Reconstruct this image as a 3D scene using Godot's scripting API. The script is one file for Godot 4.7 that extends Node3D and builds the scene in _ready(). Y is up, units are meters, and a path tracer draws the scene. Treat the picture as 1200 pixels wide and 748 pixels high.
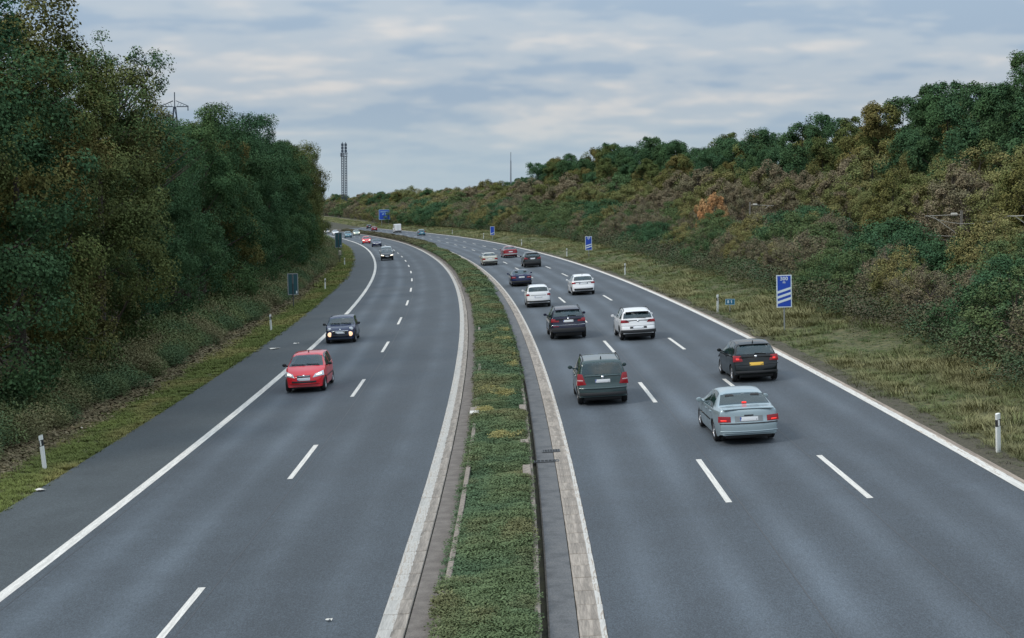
extends Node3D
# A motorway seen from an overbridge on an overcast autumn day.
# The road runs along a gentle left-hand curve; places on it are given as (s, off):
# s metres along the inner edge line of the left carriageway, off metres to the right of it.

const BANK := 0.0553            # superelevation of the curve: the right side lies higher
var CX := PackedFloat64Array()
var CZ := PackedFloat64Array()
var TH := PackedFloat64Array()
const S0 := -60
const S1 := 1500
var rng := RandomNumberGenerator.new()
var names := {}
var M := {}

# ---------------------------------------------------------------- geometry collector
class Geo:
	var V := PackedVector3Array()
	var N := PackedVector3Array()
	var U := PackedVector2Array()
	var C := PackedColorArray()
	var I := PackedInt32Array()
	func tri(a: Vector3, b: Vector3, c: Vector3) -> void:
		var n := (c - a).cross(b - a).normalized()
		var k := V.size()
		V.append(a); V.append(b); V.append(c)
		for j in 3:
			N.append(n); U.append(Vector2.ZERO); I.append(k + j)
	func quad(a: Vector3, b: Vector3, c: Vector3, d: Vector3, ua := Vector2.ZERO, ub := Vector2.ZERO, uc := Vector2.ZERO, ud := Vector2.ZERO) -> void:
		var n := ((c - a).cross(b - a) + (d - a).cross(c - a)).normalized()
		var k := V.size()
		V.append(a); V.append(b); V.append(c); V.append(d)
		U.append(ua); U.append(ub); U.append(uc); U.append(ud)
		for j in 4: N.append(n)
		for j in [0, 1, 2, 0, 2, 3]: I.append(k + j)
	# rows of equal length become one smooth sheet
	func grid(rows: Array, uvs: Array = [], skip := {}) -> void:
		var k := V.size()
		var w: int = rows[0].size()
		var h: int = rows.size()
		for r in h:
			for c in w:
				V.append(rows[r][c]); N.append(Vector3.ZERO)
				U.append(uvs[r][c] if uvs.size() > 0 else Vector2.ZERO)
		for r in h - 1:
			for c in w - 1:
				if skip.has(r * 100 + c): continue
				var a := k + r * w + c
				var q := [a, a + 1, a + w + 1, a + w]
				var n := (V[q[2]] - V[q[0]]).cross(V[q[1]] - V[q[0]]) + (V[q[3]] - V[q[0]]).cross(V[q[2]] - V[q[0]])
				for j in 4: N[q[j]] += n
				for j in [0, 1, 2, 0, 2, 3]: I.append(q[j])
		for j in range(k, V.size()): N[j] = N[j].normalized() if N[j].length() > 1e-9 else Vector3.UP
	func box(c: Vector3, s: Vector3, b := Basis.IDENTITY, bevel := 0.0) -> void:
		var h := s * 0.5
		if bevel <= 0.0:
			var p := []
			for j in 8: p.append(c + b * Vector3(h.x if j & 1 else -h.x, h.y if j & 2 else -h.y, h.z if j & 4 else -h.z))
			for f in [[0, 2, 3, 1], [5, 7, 6, 4], [4, 6, 2, 0], [1, 3, 7, 5], [2, 6, 7, 3], [4, 0, 1, 5]]:
				quad(p[f[0]], p[f[1]], p[f[2]], p[f[3]])
			return
		# chamfered top edges
		var t := []; var m := []; var l := []
		for k in 4:
			var sx := -1.0 if k in [0, 3] else 1.0
			var sz := -1.0 if k < 2 else 1.0
			t.append(c + b * Vector3(sx * (h.x - bevel), h.y, sz * (h.z - bevel)))
			m.append(c + b * Vector3(sx * h.x, h.y - bevel, sz * h.z))
			l.append(c + b * Vector3(sx * h.x, -h.y, sz * h.z))
		quad(t[3], t[2], t[1], t[0])
		for k in 4:
			var j := (k + 1) % 4
			quad(t[k], t[j], m[j], m[k]); quad(m[k], m[j], l[j], l[k])
	func tube(path: Array, radii: Array, sides := 6) -> void:
		var rows := []
		for i in path.size():
			var d: Vector3 = (path[min(i + 1, path.size() - 1)] - path[max(i - 1, 0)]).normalized()
			var a := d.cross(Vector3.RIGHT if absf(d.x) < 0.8 else Vector3.UP).normalized()
			var b := d.cross(a)
			var row := PackedVector3Array()
			for k in sides + 1:
				var t := TAU * k / sides
				row.append(path[i] + (a * cos(t) + b * sin(t)) * radii[i])
			rows.append(row)
		grid(rows)
		for e in [0, path.size() - 1]:
			var r: PackedVector3Array = rows[e]
			for k in sides: tri(path[e], r[k], r[k + 1])
	func rod(a: Vector3, b: Vector3, r: float, sides := 6) -> void: tube([a, b], [r, r], sides)
	# profile of (along axis, radius) turned about an axis
	func lathe(o: Vector3, axis: Vector3, prof: Array, sides := 18) -> void:
		var a := axis.cross(Vector3.UP if absf(axis.y) < 0.8 else Vector3.RIGHT).normalized()
		var b := axis.cross(a)
		var rows := []
		for p in prof:
			var row := PackedVector3Array()
			for k in sides + 1:
				var t := TAU * k / sides
				row.append(o + axis * p.x + (a * cos(t) + b * sin(t)) * p.y)
			rows.append(row)
		grid(rows)
	func mesh() -> ArrayMesh:
		var a := []
		a.resize(Mesh.ARRAY_MAX)
		a[Mesh.ARRAY_VERTEX] = V; a[Mesh.ARRAY_NORMAL] = N; a[Mesh.ARRAY_INDEX] = I
		if U.size() == V.size(): a[Mesh.ARRAY_TEX_UV] = U
		if C.size() == V.size(): a[Mesh.ARRAY_COLOR] = C
		var m := ArrayMesh.new()
		m.add_surface_from_arrays(Mesh.PRIMITIVE_TRIANGLES, a)
		return m

# ---------------------------------------------------------------- naming and placing
func numbered(called: String) -> String:
	names[called] = names.get(called, 0) + 1
	return called if names[called] == 1 else "%s_%03d" % [called, names[called] - 1]

func put(called: String, shape, m: Material, parent: Node = self) -> MeshInstance3D:
	var o := MeshInstance3D.new()
	o.mesh = shape.mesh() if shape is Geo else shape
	o.material_override = m
	o.name = numbered(called) if parent == self else called
	o.cast_shadow = GeometryInstance3D.SHADOW_CASTING_SETTING_ON
	parent.add_child(o, true)
	return o

func thing(called: String, label: String, category: String, group := "") -> Node3D:
	var o := Node3D.new()
	o.name = numbered(called)
	add_child(o, true)
	tag(o, label, category, group)
	return o

func tag(o: Node, label: String, category: String, group := "") -> void:
	o.set_meta("label", label); o.set_meta("category", category)
	if group != "": o.set_meta("group", group)

func structure(o: Node) -> Node:
	o.set_meta("kind", "structure"); return o

func copy_of(o: Node3D, called: String) -> Node3D:
	var c: Node3D = o.duplicate()
	c.name = numbered(called)
	add_child(c, true)
	return c

# ---------------------------------------------------------------- the road's line
func lay_out_line() -> void:
	var knots := [0.0, 60.0, 120.0, 180.0, 240.0, 300.0, 420.0, 560.0]
	var kap := [0.7786, 0.5868, 0.5374, 0.5688, 0.3271, 0.5400, 0.1377, 0.05]
	var n := S1 - S0 + 1
	CX.resize(n); CZ.resize(n); TH.resize(n)
	var x := -2.8272; var z := 0.0; var t := 0.02816
	for s in range(0, S1 + 1):
		CX[s - S0] = x; CZ[s - S0] = z; TH[s - S0] = t
		var k: float = kap[7]
		for j in 7:
			if s >= knots[j] and s < knots[j + 1]:
				k = lerpf(kap[j], kap[j + 1], (s - knots[j]) / (knots[j + 1] - knots[j]))
		x += sin(t); z += cos(t); t -= k / 1000.0
	x = CX[-S0]; z = CZ[-S0]; t = TH[-S0]
	for s in range(-1, S0 - 1, -1):
		x -= sin(t); z -= cos(t); t += 0.0007
		CX[s - S0] = x; CZ[s - S0] = z; TH[s - S0] = t

func turn(s: float) -> float:
	var i := clampi(int(floor(s)) - S0, 0, S1 - S0 - 1)
	return lerpf(TH[i], TH[i + 1], clampf(s - S0 - i, 0.0, 1.0))

func at(s: float, off: float, h := 0.0) -> Vector3:
	var i := clampi(int(floor(s)) - S0, 0, S1 - S0 - 1)
	var f := clampf(s - S0 - i, 0.0, 1.0)
	var t := lerpf(TH[i], TH[i + 1], f)
	var x := lerpf(CX[i], CX[i + 1], f) + off * cos(t)
	var z := lerpf(CZ[i], CZ[i + 1], f) - off * sin(t)
	return Vector3(x, BANK * x + h, -z)

# lie of the land beside the carriageways, above or below the road's own plane
func verge(off: float) -> float:
	if off > 14.5:
		return smoothstep(15.0, 21.0, off) * 0.7 + smoothstep(24.0, 60.0, off) * 0.6 - 0.05
	if off < -11.0:
		return -smoothstep(-11.2, -15.0, off) * 0.25 - smoothstep(-16.0, -30.0, off) * 0.3 - 0.03
	return -0.06

func land(s: float, off: float) -> Vector3:
	var p := at(s, off, verge(off))
	p.y = BANK * clampf(p.x, -60.0, 80.0) + verge(off)
	return p

func banked(yaw: float) -> Basis:
	return Basis(Vector3.BACK, atan(BANK)) * Basis(Vector3.UP, yaw)

# a strip along the road between two offsets, uv = (across 0..1, metres along / vlen)
func ribbon(g: Geo, o0: float, o1: float, s0: float, s1: float, h0: float, h1: float, step := 3.0, vlen := 24.0, across := 1) -> void:
	var n := maxi(1, int(ceil((s1 - s0) / step)))
	var rows := []; var uvs := []
	for i in n + 1:
		var s := lerpf(s0, s1, float(i) / n)
		var r := PackedVector3Array(); var u := PackedVector2Array()
		for k in across + 1:
			var f := float(k) / across
			r.append(at(s, lerpf(o0, o1, f), lerpf(h0, h1, f))); u.append(Vector2(f, s / vlen))
		rows.append(r); uvs.append(u)
	rows.reverse(); uvs.reverse()
	g.grid(rows, uvs)

# ---------------------------------------------------------------- materials
func lin(r: float, g: float, b: float, a := 1.0) -> Color:
	var c := Color(r, g, b).linear_to_srgb(); c.a = a; return c

func mat(c: Color, rough := 0.8, metal := 0.0, spec := 0.5) -> StandardMaterial3D:
	var m := StandardMaterial3D.new()
	m.albedo_color = c; m.roughness = rough; m.metallic = metal; m.metallic_specular = spec
	return m

func noise_of(seed_: int, freq: float, oct := 4) -> FastNoiseLite:
	var n := FastNoiseLite.new()
	n.seed = seed_; n.frequency = freq; n.noise_type = FastNoiseLite.TYPE_SIMPLEX_SMOOTH
	n.fractal_type = FastNoiseLite.FRACTAL_FBM; n.fractal_octaves = oct
	return n

# blotchy natural surface: a ramp of colours over seamless noise, mapped in world metres
func patchy(cols: Array, metres: float, seed_: int, freq := 0.02, rough := 0.95, oct := 6) -> StandardMaterial3D:
	var img: Image = noise_of(seed_, freq, oct).get_seamless_image(512, 512)
	var out := Image.create(512, 512, false, Image.FORMAT_RGB8)
	var src := img.get_data()
	var dst := PackedByteArray(); dst.resize(512 * 512 * 3)
	var r := RandomNumberGenerator.new(); r.seed = seed_
	var lut := []
	for k in 256:
		var f := clampf((k / 255.0 - 0.5) * 1.5 + 0.5, 0.0, 0.999) * (cols.size() - 1)
		lut.append((cols[int(f)] as Color).lerp(cols[mini(int(f) + 1, cols.size() - 1)], f - int(f)))
	for k in 512 * 512:
		var c: Color = lut[src[k]]
		var j := 255.0 * r.randf_range(0.82, 1.18)
		dst[k * 3] = clampi(int(c.r * j), 0, 255); dst[k * 3 + 1] = clampi(int(c.g * j), 0, 255); dst[k * 3 + 2] = clampi(int(c.b * j), 0, 255)
	out.set_data(512, 512, false, Image.FORMAT_RGB8, dst)
	var m := mat(Color.WHITE, rough)
	m.albedo_texture = ImageTexture.create_from_image(out)
	m.uv1_triplanar = true; m.uv1_world_triplanar = true
	m.uv1_scale = Vector3.ONE / metres
	return m

# asphalt: lengthwise wear where the wheels run (polished, finer grain), seams and stone grain
func asphalt(seed_: int, o0: float, o1: float, tracks: Array, shoulder_to: float, base: Color) -> StandardMaterial3D:
	var w := 768; var h := 768
	var long := noise_of(seed_, 0.004, 3)
	var mid := noise_of(seed_ + 1, 0.02, 3)
	var dst := PackedByteArray(); dst.resize(w * h * 3)
	var ro := PackedByteArray(); ro.resize(w * h)
	var r := RandomNumberGenerator.new(); r.seed = seed_
	var prof := PackedFloat32Array(); prof.resize(w)
	var strip := PackedFloat32Array(); strip.resize(w)
	for x in w:
		var off := lerpf(o0, o1, (x + 0.5) / w)
		var v := 0.0
		for t in tracks: v += exp(-pow((off - t) / 0.38, 2.0))
		prof[x] = v; strip[x] = r.randf_range(-0.02, 0.02)
	for y in h:
		for x in w:
			var off := lerpf(o0, o1, (x + 0.5) / w)
			var a := TAU * y / h
			var n := long.get_noise_3d(off * 55.0, cos(a) * 60.0, sin(a) * 60.0)
			var n2 := mid.get_noise_3d(off * 30.0, cos(a) * 90.0, sin(a) * 90.0)
			var track := prof[x] * (0.85 + n * 0.8)
			var k := 1.0 + track * 0.15 - 0.03 + strip[x] + n * 0.11 + n2 * 0.10 + r.randf_range(-0.22, 0.22)
			var c := base
			if off < shoulder_to: c = Color(base.r * 0.99, base.g * 0.98, base.b * 0.94); k -= track * 0.15 - 0.03
			var i := y * w + x
			dst[i * 3] = clampi(int(c.r * k * 255.0), 0, 255)
			dst[i * 3 + 1] = clampi(int(c.g * k * 255.0), 0, 255)
			dst[i * 3 + 2] = clampi(int(c.b * k * 255.0), 0, 255)
			ro[i] = clampi(int((0.80 - track * 0.10 + n2 * 0.1) * 255.0), 0, 255)
	var img := Image.create_from_data(w, h, false, Image.FORMAT_RGB8, dst)
	var rimg := Image.create_from_data(w, h, false, Image.FORMAT_L8, ro)
	var m := mat(Color.WHITE, 1.0)
	m.albedo_texture = ImageTexture.create_from_image(img)
	m.roughness_texture = ImageTexture.create_from_image(rimg)
	m.metallic_specular = 0.5
	return m

# concrete with flaking white paint along one side (uv.x across, paint where x is inside [p0, p1])
func painted_concrete(seed_: int, p0: float, p1: float, wear: float, base: Color, tone := 0.80) -> StandardMaterial3D:
	var w := 64; var h := 1024
	var img := Image.create(w, h, false, Image.FORMAT_RGB8)
	var big := noise_of(seed_, 0.02, 4); var fine := noise_of(seed_ + 5, 0.12, 3)
	var r := RandomNumberGenerator.new(); r.seed = seed_
	var paint := Color(tone, tone * 0.985, tone * 0.95)
	for y in h:
		for x in w:
			var f := (x + 0.5) / w
			var n := big.get_noise_2d(x * 1.6, y * 0.25); var n2 := fine.get_noise_2d(x * 1.6, y * 0.22)
			var k := 1.0 + n * 0.30 + n2 * 0.16 + r.randf_range(-0.07, 0.07)
			var c := Color(base.r * k, base.g * k, base.b * k)
			if f > p0 + n2 * 0.03 and f < p1 + n2 * 0.05 and n * 0.8 + n2 * 0.7 < wear:
				var q := 1.0 + n * 0.12 + n2 * 0.10 + r.randf_range(-0.04, 0.04)
				c = Color(paint.r * q, paint.g * q, paint.b * q)
			img.set_pixel(x, y, c)
	var m := mat(Color.WHITE, 0.85)
	m.albedo_texture = ImageTexture.create_from_image(img)
	return m

func leafy(backlight := 0.25) -> StandardMaterial3D:
	var m := mat(Color.WHITE, 0.85, 0.0, 0.06)
	m.vertex_color_use_as_albedo = true
	m.cull_mode = BaseMaterial3D.CULL_DISABLED
	if backlight > 0.0: m.backlight = Color(backlight, backlight, backlight * 0.6)
	return m

func paint(c: Color, metal := 0.35, rough := 0.32, spec := 0.3) -> StandardMaterial3D:
	var m := mat(c, rough, metal, spec)
	m.clearcoat_enabled = true; m.clearcoat = 0.8; m.clearcoat_roughness = 0.05
	return m

func glow(c: Color, e: float, base: Color) -> StandardMaterial3D:
	var m := mat(base, 0.2)
	m.emission_enabled = true; m.emission = c; m.emission_energy_multiplier = e
	return m

# ---------------------------------------------------------------- sky: high overcast in long soft bands
func sky_colour(d: Vector3, a: FastNoiseLite, b: FastNoiseLite, c: FastNoiseLite) -> Color:
	var el := maxf(d.y, 0.0)
	var q := 1.0 / (el + 0.10)
	var px := d.x * q; var pz := d.z * q
	var warp := c.get_noise_2d(px * 26.0, pz * 40.0) * 0.55
	var n := a.get_noise_2d(px * 44.0 + warp * 14.0, pz * 44.0 + warp * 22.0)
	var n2 := b.get_noise_2d(px * 120.0 + warp * 40.0, pz * 120.0 + warp * 50.0)
	var n3 := b.get_noise_2d(px * 230.0 + warp * 60.0 + 900.0, pz * 330.0 + warp * 60.0)
	var v := n * 0.85 + n2 * 0.40 + n3 * 0.20
	var blue := Color(0.310, 0.400, 0.505)
	var grey := Color(0.410, 0.475, 0.540)
	var cream := Color(0.655, 0.630, 0.605)
	var col := grey.lerp(blue, smoothstep(0.02, -0.36, v)).lerp(cream, smoothstep(0.04, 0.60, v) * 0.75)
	var low := Color(0.450, 0.555, 0.620)
	col = col.lerp(low, smoothstep(0.075, 0.0, el) * 0.8)
	return col * (0.89 + 1.85 * el)           # an overcast sky grows brighter towards the zenith

func make_sky() -> Sky:
	var a := noise_of(41, 0.018, 5); var b := noise_of(77, 0.02, 4); var c := noise_of(9, 0.012, 3)
	var w := 4096; var h := 2048
	var f := func(iw: int, ih: int, x: int, y: int) -> Color:
		var el := (0.5 - (y + 0.5) / ih) * PI
		var az := ((x + 0.5) / iw - 0.5) * TAU
		return sky_colour(Vector3(sin(az) * cos(el), sin(el), -cos(az) * cos(el)), a, b, c)
	var small := Image.create(512, 256, false, Image.FORMAT_RGBF)
	for y in 256:
		for x in 512:
			small.set_pixel(x, y, f.call(512, 256, x, y) if y < 130 else Color(0.10, 0.11, 0.09))
	small.resize(w, h, Image.INTERPOLATE_CUBIC)
	var top := Image.create(w, h, false, Image.FORMAT_RGBF)
	top.blit_rect(small, Rect2i(0, 0, w, h), Vector2i.ZERO)
	# the low sky in full detail, all the way round
	for y in range(850, 1024):
		for x in w:
			var q: Color = f.call(w, h, x, y)
			top.set_pixel(x, y, q.lerp(top.get_pixel(x, y), clampf((880.0 - y) / 30.0, 0.0, 1.0)))
	top.fill_rect(Rect2i(0, 1024, w, 1024), Color(0.10, 0.11, 0.09))
	var m := PanoramaSkyMaterial.new()
	m.panorama = ImageTexture.create_from_image(top)
	m.filter = true
	var s := Sky.new(); s.sky_material = m
	return s

# ---------------------------------------------------------------- plants
func pick(r: RandomNumberGenerator, pal: Array) -> Color:
	var k := r.randi_range(0, pal.size() - 1)
	var c: Color = pal[k]
	return c.lerp(pal[(k + 1) % pal.size()], r.randf() * 0.5)

func leaf(g: Geo, p: Vector3, n: Vector3, size: float, c: Color, r: RandomNumberGenerator) -> void:
	var u := n.cross(Vector3(r.randf_range(-1, 1), r.randf_range(-1, 1), r.randf_range(-1, 1))).normalized()
	var v := n.cross(u)
	var k := g.V.size()
	var w := size * r.randf_range(0.26, 0.40)
	g.V.append(p - u * size * 0.5); g.V.append(p + v * w - n * w * 0.25); g.V.append(p + u * size * 0.5); g.V.append(p - v * w - n * w * 0.25)
	for j in 4: g.N.append(n); g.C.append(c)
	g.I.append(k); g.I.append(k + 1); g.I.append(k + 2); g.I.append(k); g.I.append(k + 2); g.I.append(k + 3)

# A crown: boughs spread through a volume, each carrying a clump of leaves. Returns [crown, trunk].
func grow(o: Dictionary) -> Array:
	var r := RandomNumberGenerator.new(); r.seed = o.seed
	var g := Geo.new(); var t := Geo.new()
	var h: float = o.h; var rad: float = o.r; var base: float = o.base
	var kind: String = o.get("shape", "round")
	var pal: Array = o.pal
	var flat: float = o.get("flat", 0.95)
	var boughs := []
	var lobe_c := Vector3.ZERO; var lobe_r := 1.0; var lobe_col := Color.WHITE
	var lop := Vector2(r.randf_range(-0.15, 0.15), r.randf_range(-0.15, 0.15)) * rad
	var lobes: int = o.get("lobes", 16)
	var each := int(ceil(o.boughs / float(lobes)))
	for k in lobes * each:
		# big lobes first, then clumps over the face of each lobe
		if k % each == 0:
			var f: float = pow((k / each + r.randf()) / float(lobes), 0.9)
			var wide := 1.0
			if kind == "round": wide = sqrt(maxf(0.0, 1.0 - pow(absf(f - 0.38) / 0.66, 2.2)))
			elif kind == "cone": wide = pow(1.0 - f * 0.97, 0.85)
			elif kind == "column": wide = sqrt(maxf(0.0, 1.0 - pow(absf(f - 0.5) / 0.54, 3.0))) * 0.95
			elif kind == "shrub": wide = sqrt(maxf(0.0, 1.0 - pow(f * 0.98, 2.4)))
			var an := k / each * 2.39996 + r.randf_range(-0.5, 0.5)
			lobe_r = rad * r.randf_range(0.30, 0.48) * (0.55 + 0.45 * wide)
			var rr := maxf(0.0, rad * wide * r.randf_range(0.72, 1.06) - lobe_r * 0.75)
			lobe_c = Vector3(cos(an) * rr + lop.x * f, base + lobe_r * 0.5 + (h - base - lobe_r * 1.35) * f, sin(an) * rr + lop.y * f)
			lobe_col = pick(r, pal)
		var dir := Vector3(r.randfn(), r.randfn() * 0.9 + 0.25, r.randfn()).normalized()
		if dir.dot(Vector3(lobe_c.x, 0, lobe_c.z)) < -0.2 * lobe_c.length() and r.randf() < 0.6: dir = Vector3(-dir.x, dir.y, -dir.z)
		var br: float = o.clump * r.randf_range(0.55, 1.2)
		var c := lobe_c + dir * lobe_r * r.randf_range(0.62, 1.0)
		boughs.append([c, br])
		var bc := lobe_col * r.randf_range(0.86, 1.14)
		var out := (Vector3(c.x, (c.y - base - (h - base) * 0.4) * 0.7, c.z).normalized() + dir).normalized()
		var tilt := Basis(Vector3(r.randf_range(-1, 1), 0.3, r.randf_range(-1, 1)).normalized(), r.randf_range(-0.5, 0.5))
		for j in o.leaves:
			var d := Vector3(r.randfn(), r.randfn(), r.randfn()).normalized()
			if d.dot(out) < -0.35: d = -d
			var q := pow(r.randf(), 0.45)
			var p := c + tilt * Vector3(d.x * br, d.y * br * flat, d.z * br) * q
			if p.y < 0.05: continue
			var n := (d * 0.7 + out * 0.4 + Vector3(0, 0.35, 0) + Vector3(r.randfn(), r.randfn(), r.randfn()) * 0.55).normalized()
			var lc := bc
			if r.randf() < o.get("stray", 0.12): lc = pick(r, pal)
			lc = lc * r.randf_range(0.72, 1.32); lc.a = 1.0
			leaf(g, p, n, o.leaf * r.randf_range(0.6, 1.35), lc, r)
	# trunk and limbs reaching into the boughs
	var tr: float = o.get("trunk", rad * 0.055 + 0.02)
	var top := h * (0.86 if kind != "shrub" else 0.5)
	var path := []; var radii := []
	for k in 7:
		var f := k / 6.0
		path.append(Vector3(sin(f * 3.0 + o.seed) * rad * 0.05 + lop.x * f * 0.7, top * f - (0.25 if k == 0 else 0.0), cos(f * 2.3 + o.seed) * rad * 0.05 - rad * 0.05 * cos(float(o.seed)) + lop.y * f * 0.7))
		radii.append(tr * (1.35 if k == 0 else 1.0) * (1.0 - f * 0.85))
	t.tube(path, radii, 7)
	var every := maxi(1, int(boughs.size() / float(o.get("limbs", 16))))
	for k in range(0, boughs.size(), every):
		var e: Vector3 = boughs[k][0]
		var f := clampf((e.y - h * 0.14) / top, 0.06, 0.95)
		var i := int(f * 6.0)
		var sp: Vector3 = (path[i] as Vector3).lerp(path[mini(i + 1, 6)], f * 6.0 - i)
		var mid := sp.lerp(e, 0.55) + Vector3(0, -0.04 * h * r.randf(), 0)
		var r0 := tr * 0.42 * (1.0 - f * 0.6)
		t.tube([sp, mid, e, e + (e - mid) * 0.35], [r0, r0 * 0.6, r0 * 0.3, r0 * 0.08], 4)
	# bare twigs that stick out of the leaf mass
	for k in o.get("twigs", 0):
		var b: Array = boughs[r.randi_range(0, boughs.size() - 1)]
		var c: Vector3 = b[0]
		var d := (Vector3(c.x, (c.y - base) * 0.6 + 0.5, c.z).normalized() + Vector3(r.randfn(), r.randfn(), r.randfn()) * 0.35).normalized()
		var l: float = b[1] * r.randf_range(0.8, 1.7)
		t.tube([c - d * l * 0.3, c + d * l * 0.5, c + d * l + Vector3(0, -0.05 * l, 0)], [0.018, 0.012, 0.005], 3)
	return [g.mesh(), t.mesh()]

# one tuft of blades or leafy stems for the ground vegetation
func tuft(seed_: int, blades: int, h: float, spread: float, width: float, lean: float) -> ArrayMesh:
	var r := RandomNumberGenerator.new(); r.seed = seed_
	var g := Geo.new()
	for k in blades:
		var a := r.randf() * TAU
		var b := Vector3(cos(a), 0, sin(a)) * spread * sqrt(r.randf())
		var d := Vector3(cos(a + r.randf_range(-1, 1)), 0, sin(a + r.randf_range(-1, 1)))
		var hh := h * r.randf_range(0.5, 1.15)
		var w := width * r.randf_range(0.6, 1.2)
		var side := Vector3(-d.z, 0, d.x) * w
		var m := b + Vector3(0, hh * 0.6, 0) + d * lean * hh * 0.35
		var t := b + Vector3(0, hh * r.randf_range(0.75, 1.0), 0) + d * lean * hh * r.randf_range(0.7, 1.2)
		var n := (Vector3(0, 0.9, 0) - d * 0.45).normalized()
		var i := g.V.size()
		var tone := r.randf_range(0.75, 1.25)
		for q in [b - side, b + side, m + side * 0.8, m - side * 0.8, t]:
			g.V.append(q); g.N.append(n); g.C.append(Color(tone, tone, tone))
		for q in [0, 2, 1, 0, 3, 2, 3, 4, 2]: g.I.append(i + q)
	return g.mesh()

func leaf_tuft(seed_: int, leaves: int, rad: float, h: float, size: float) -> ArrayMesh:
	var r := RandomNumberGenerator.new(); r.seed = seed_
	var g := Geo.new()
	for k in leaves:
		var a := r.randf() * TAU
		var q := sqrt(r.randf())
		var p := Vector3(cos(a) * rad * q, h * (0.25 + 0.75 * r.randf()) * (1.0 - 0.35 * q * q), sin(a) * rad * q)
		var n := Vector3(r.randfn() * 0.5, 1.0, r.randfn() * 0.5).normalized()
		var tone := r.randf_range(0.7, 1.3)
		leaf(g, p, n, size * r.randf_range(0.6, 1.3), Color(tone, tone, tone), r)
	return g.mesh()

# many copies of one tuft: ground cover that nobody could count
func scatter(called: String, label: String, category: String, m: Mesh, mt: Material, places: Array) -> void:
	var mm := MultiMesh.new()
	mm.transform_format = MultiMesh.TRANSFORM_3D; mm.use_colors = true
	mm.mesh = m; mm.instance_count = places.size()
	for k in places.size():
		mm.set_instance_transform(k, places[k][0]); mm.set_instance_color(k, places[k][1])
	var o := MultiMeshInstance3D.new()
	o.multimesh = mm; o.material_override = mt
	o.name = numbered(called); add_child(o, true)
	o.set_meta("kind", "stuff"); tag(o, label, category)

func spot(s: float, off: float, h: float, size: float, squash := 1.0) -> Transform3D:
	var p := land(s, off); p.y += h
	return Transform3D(Basis(Vector3.UP, rng.randf() * TAU).scaled(Vector3(size, size * squash, size)), p)

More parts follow.
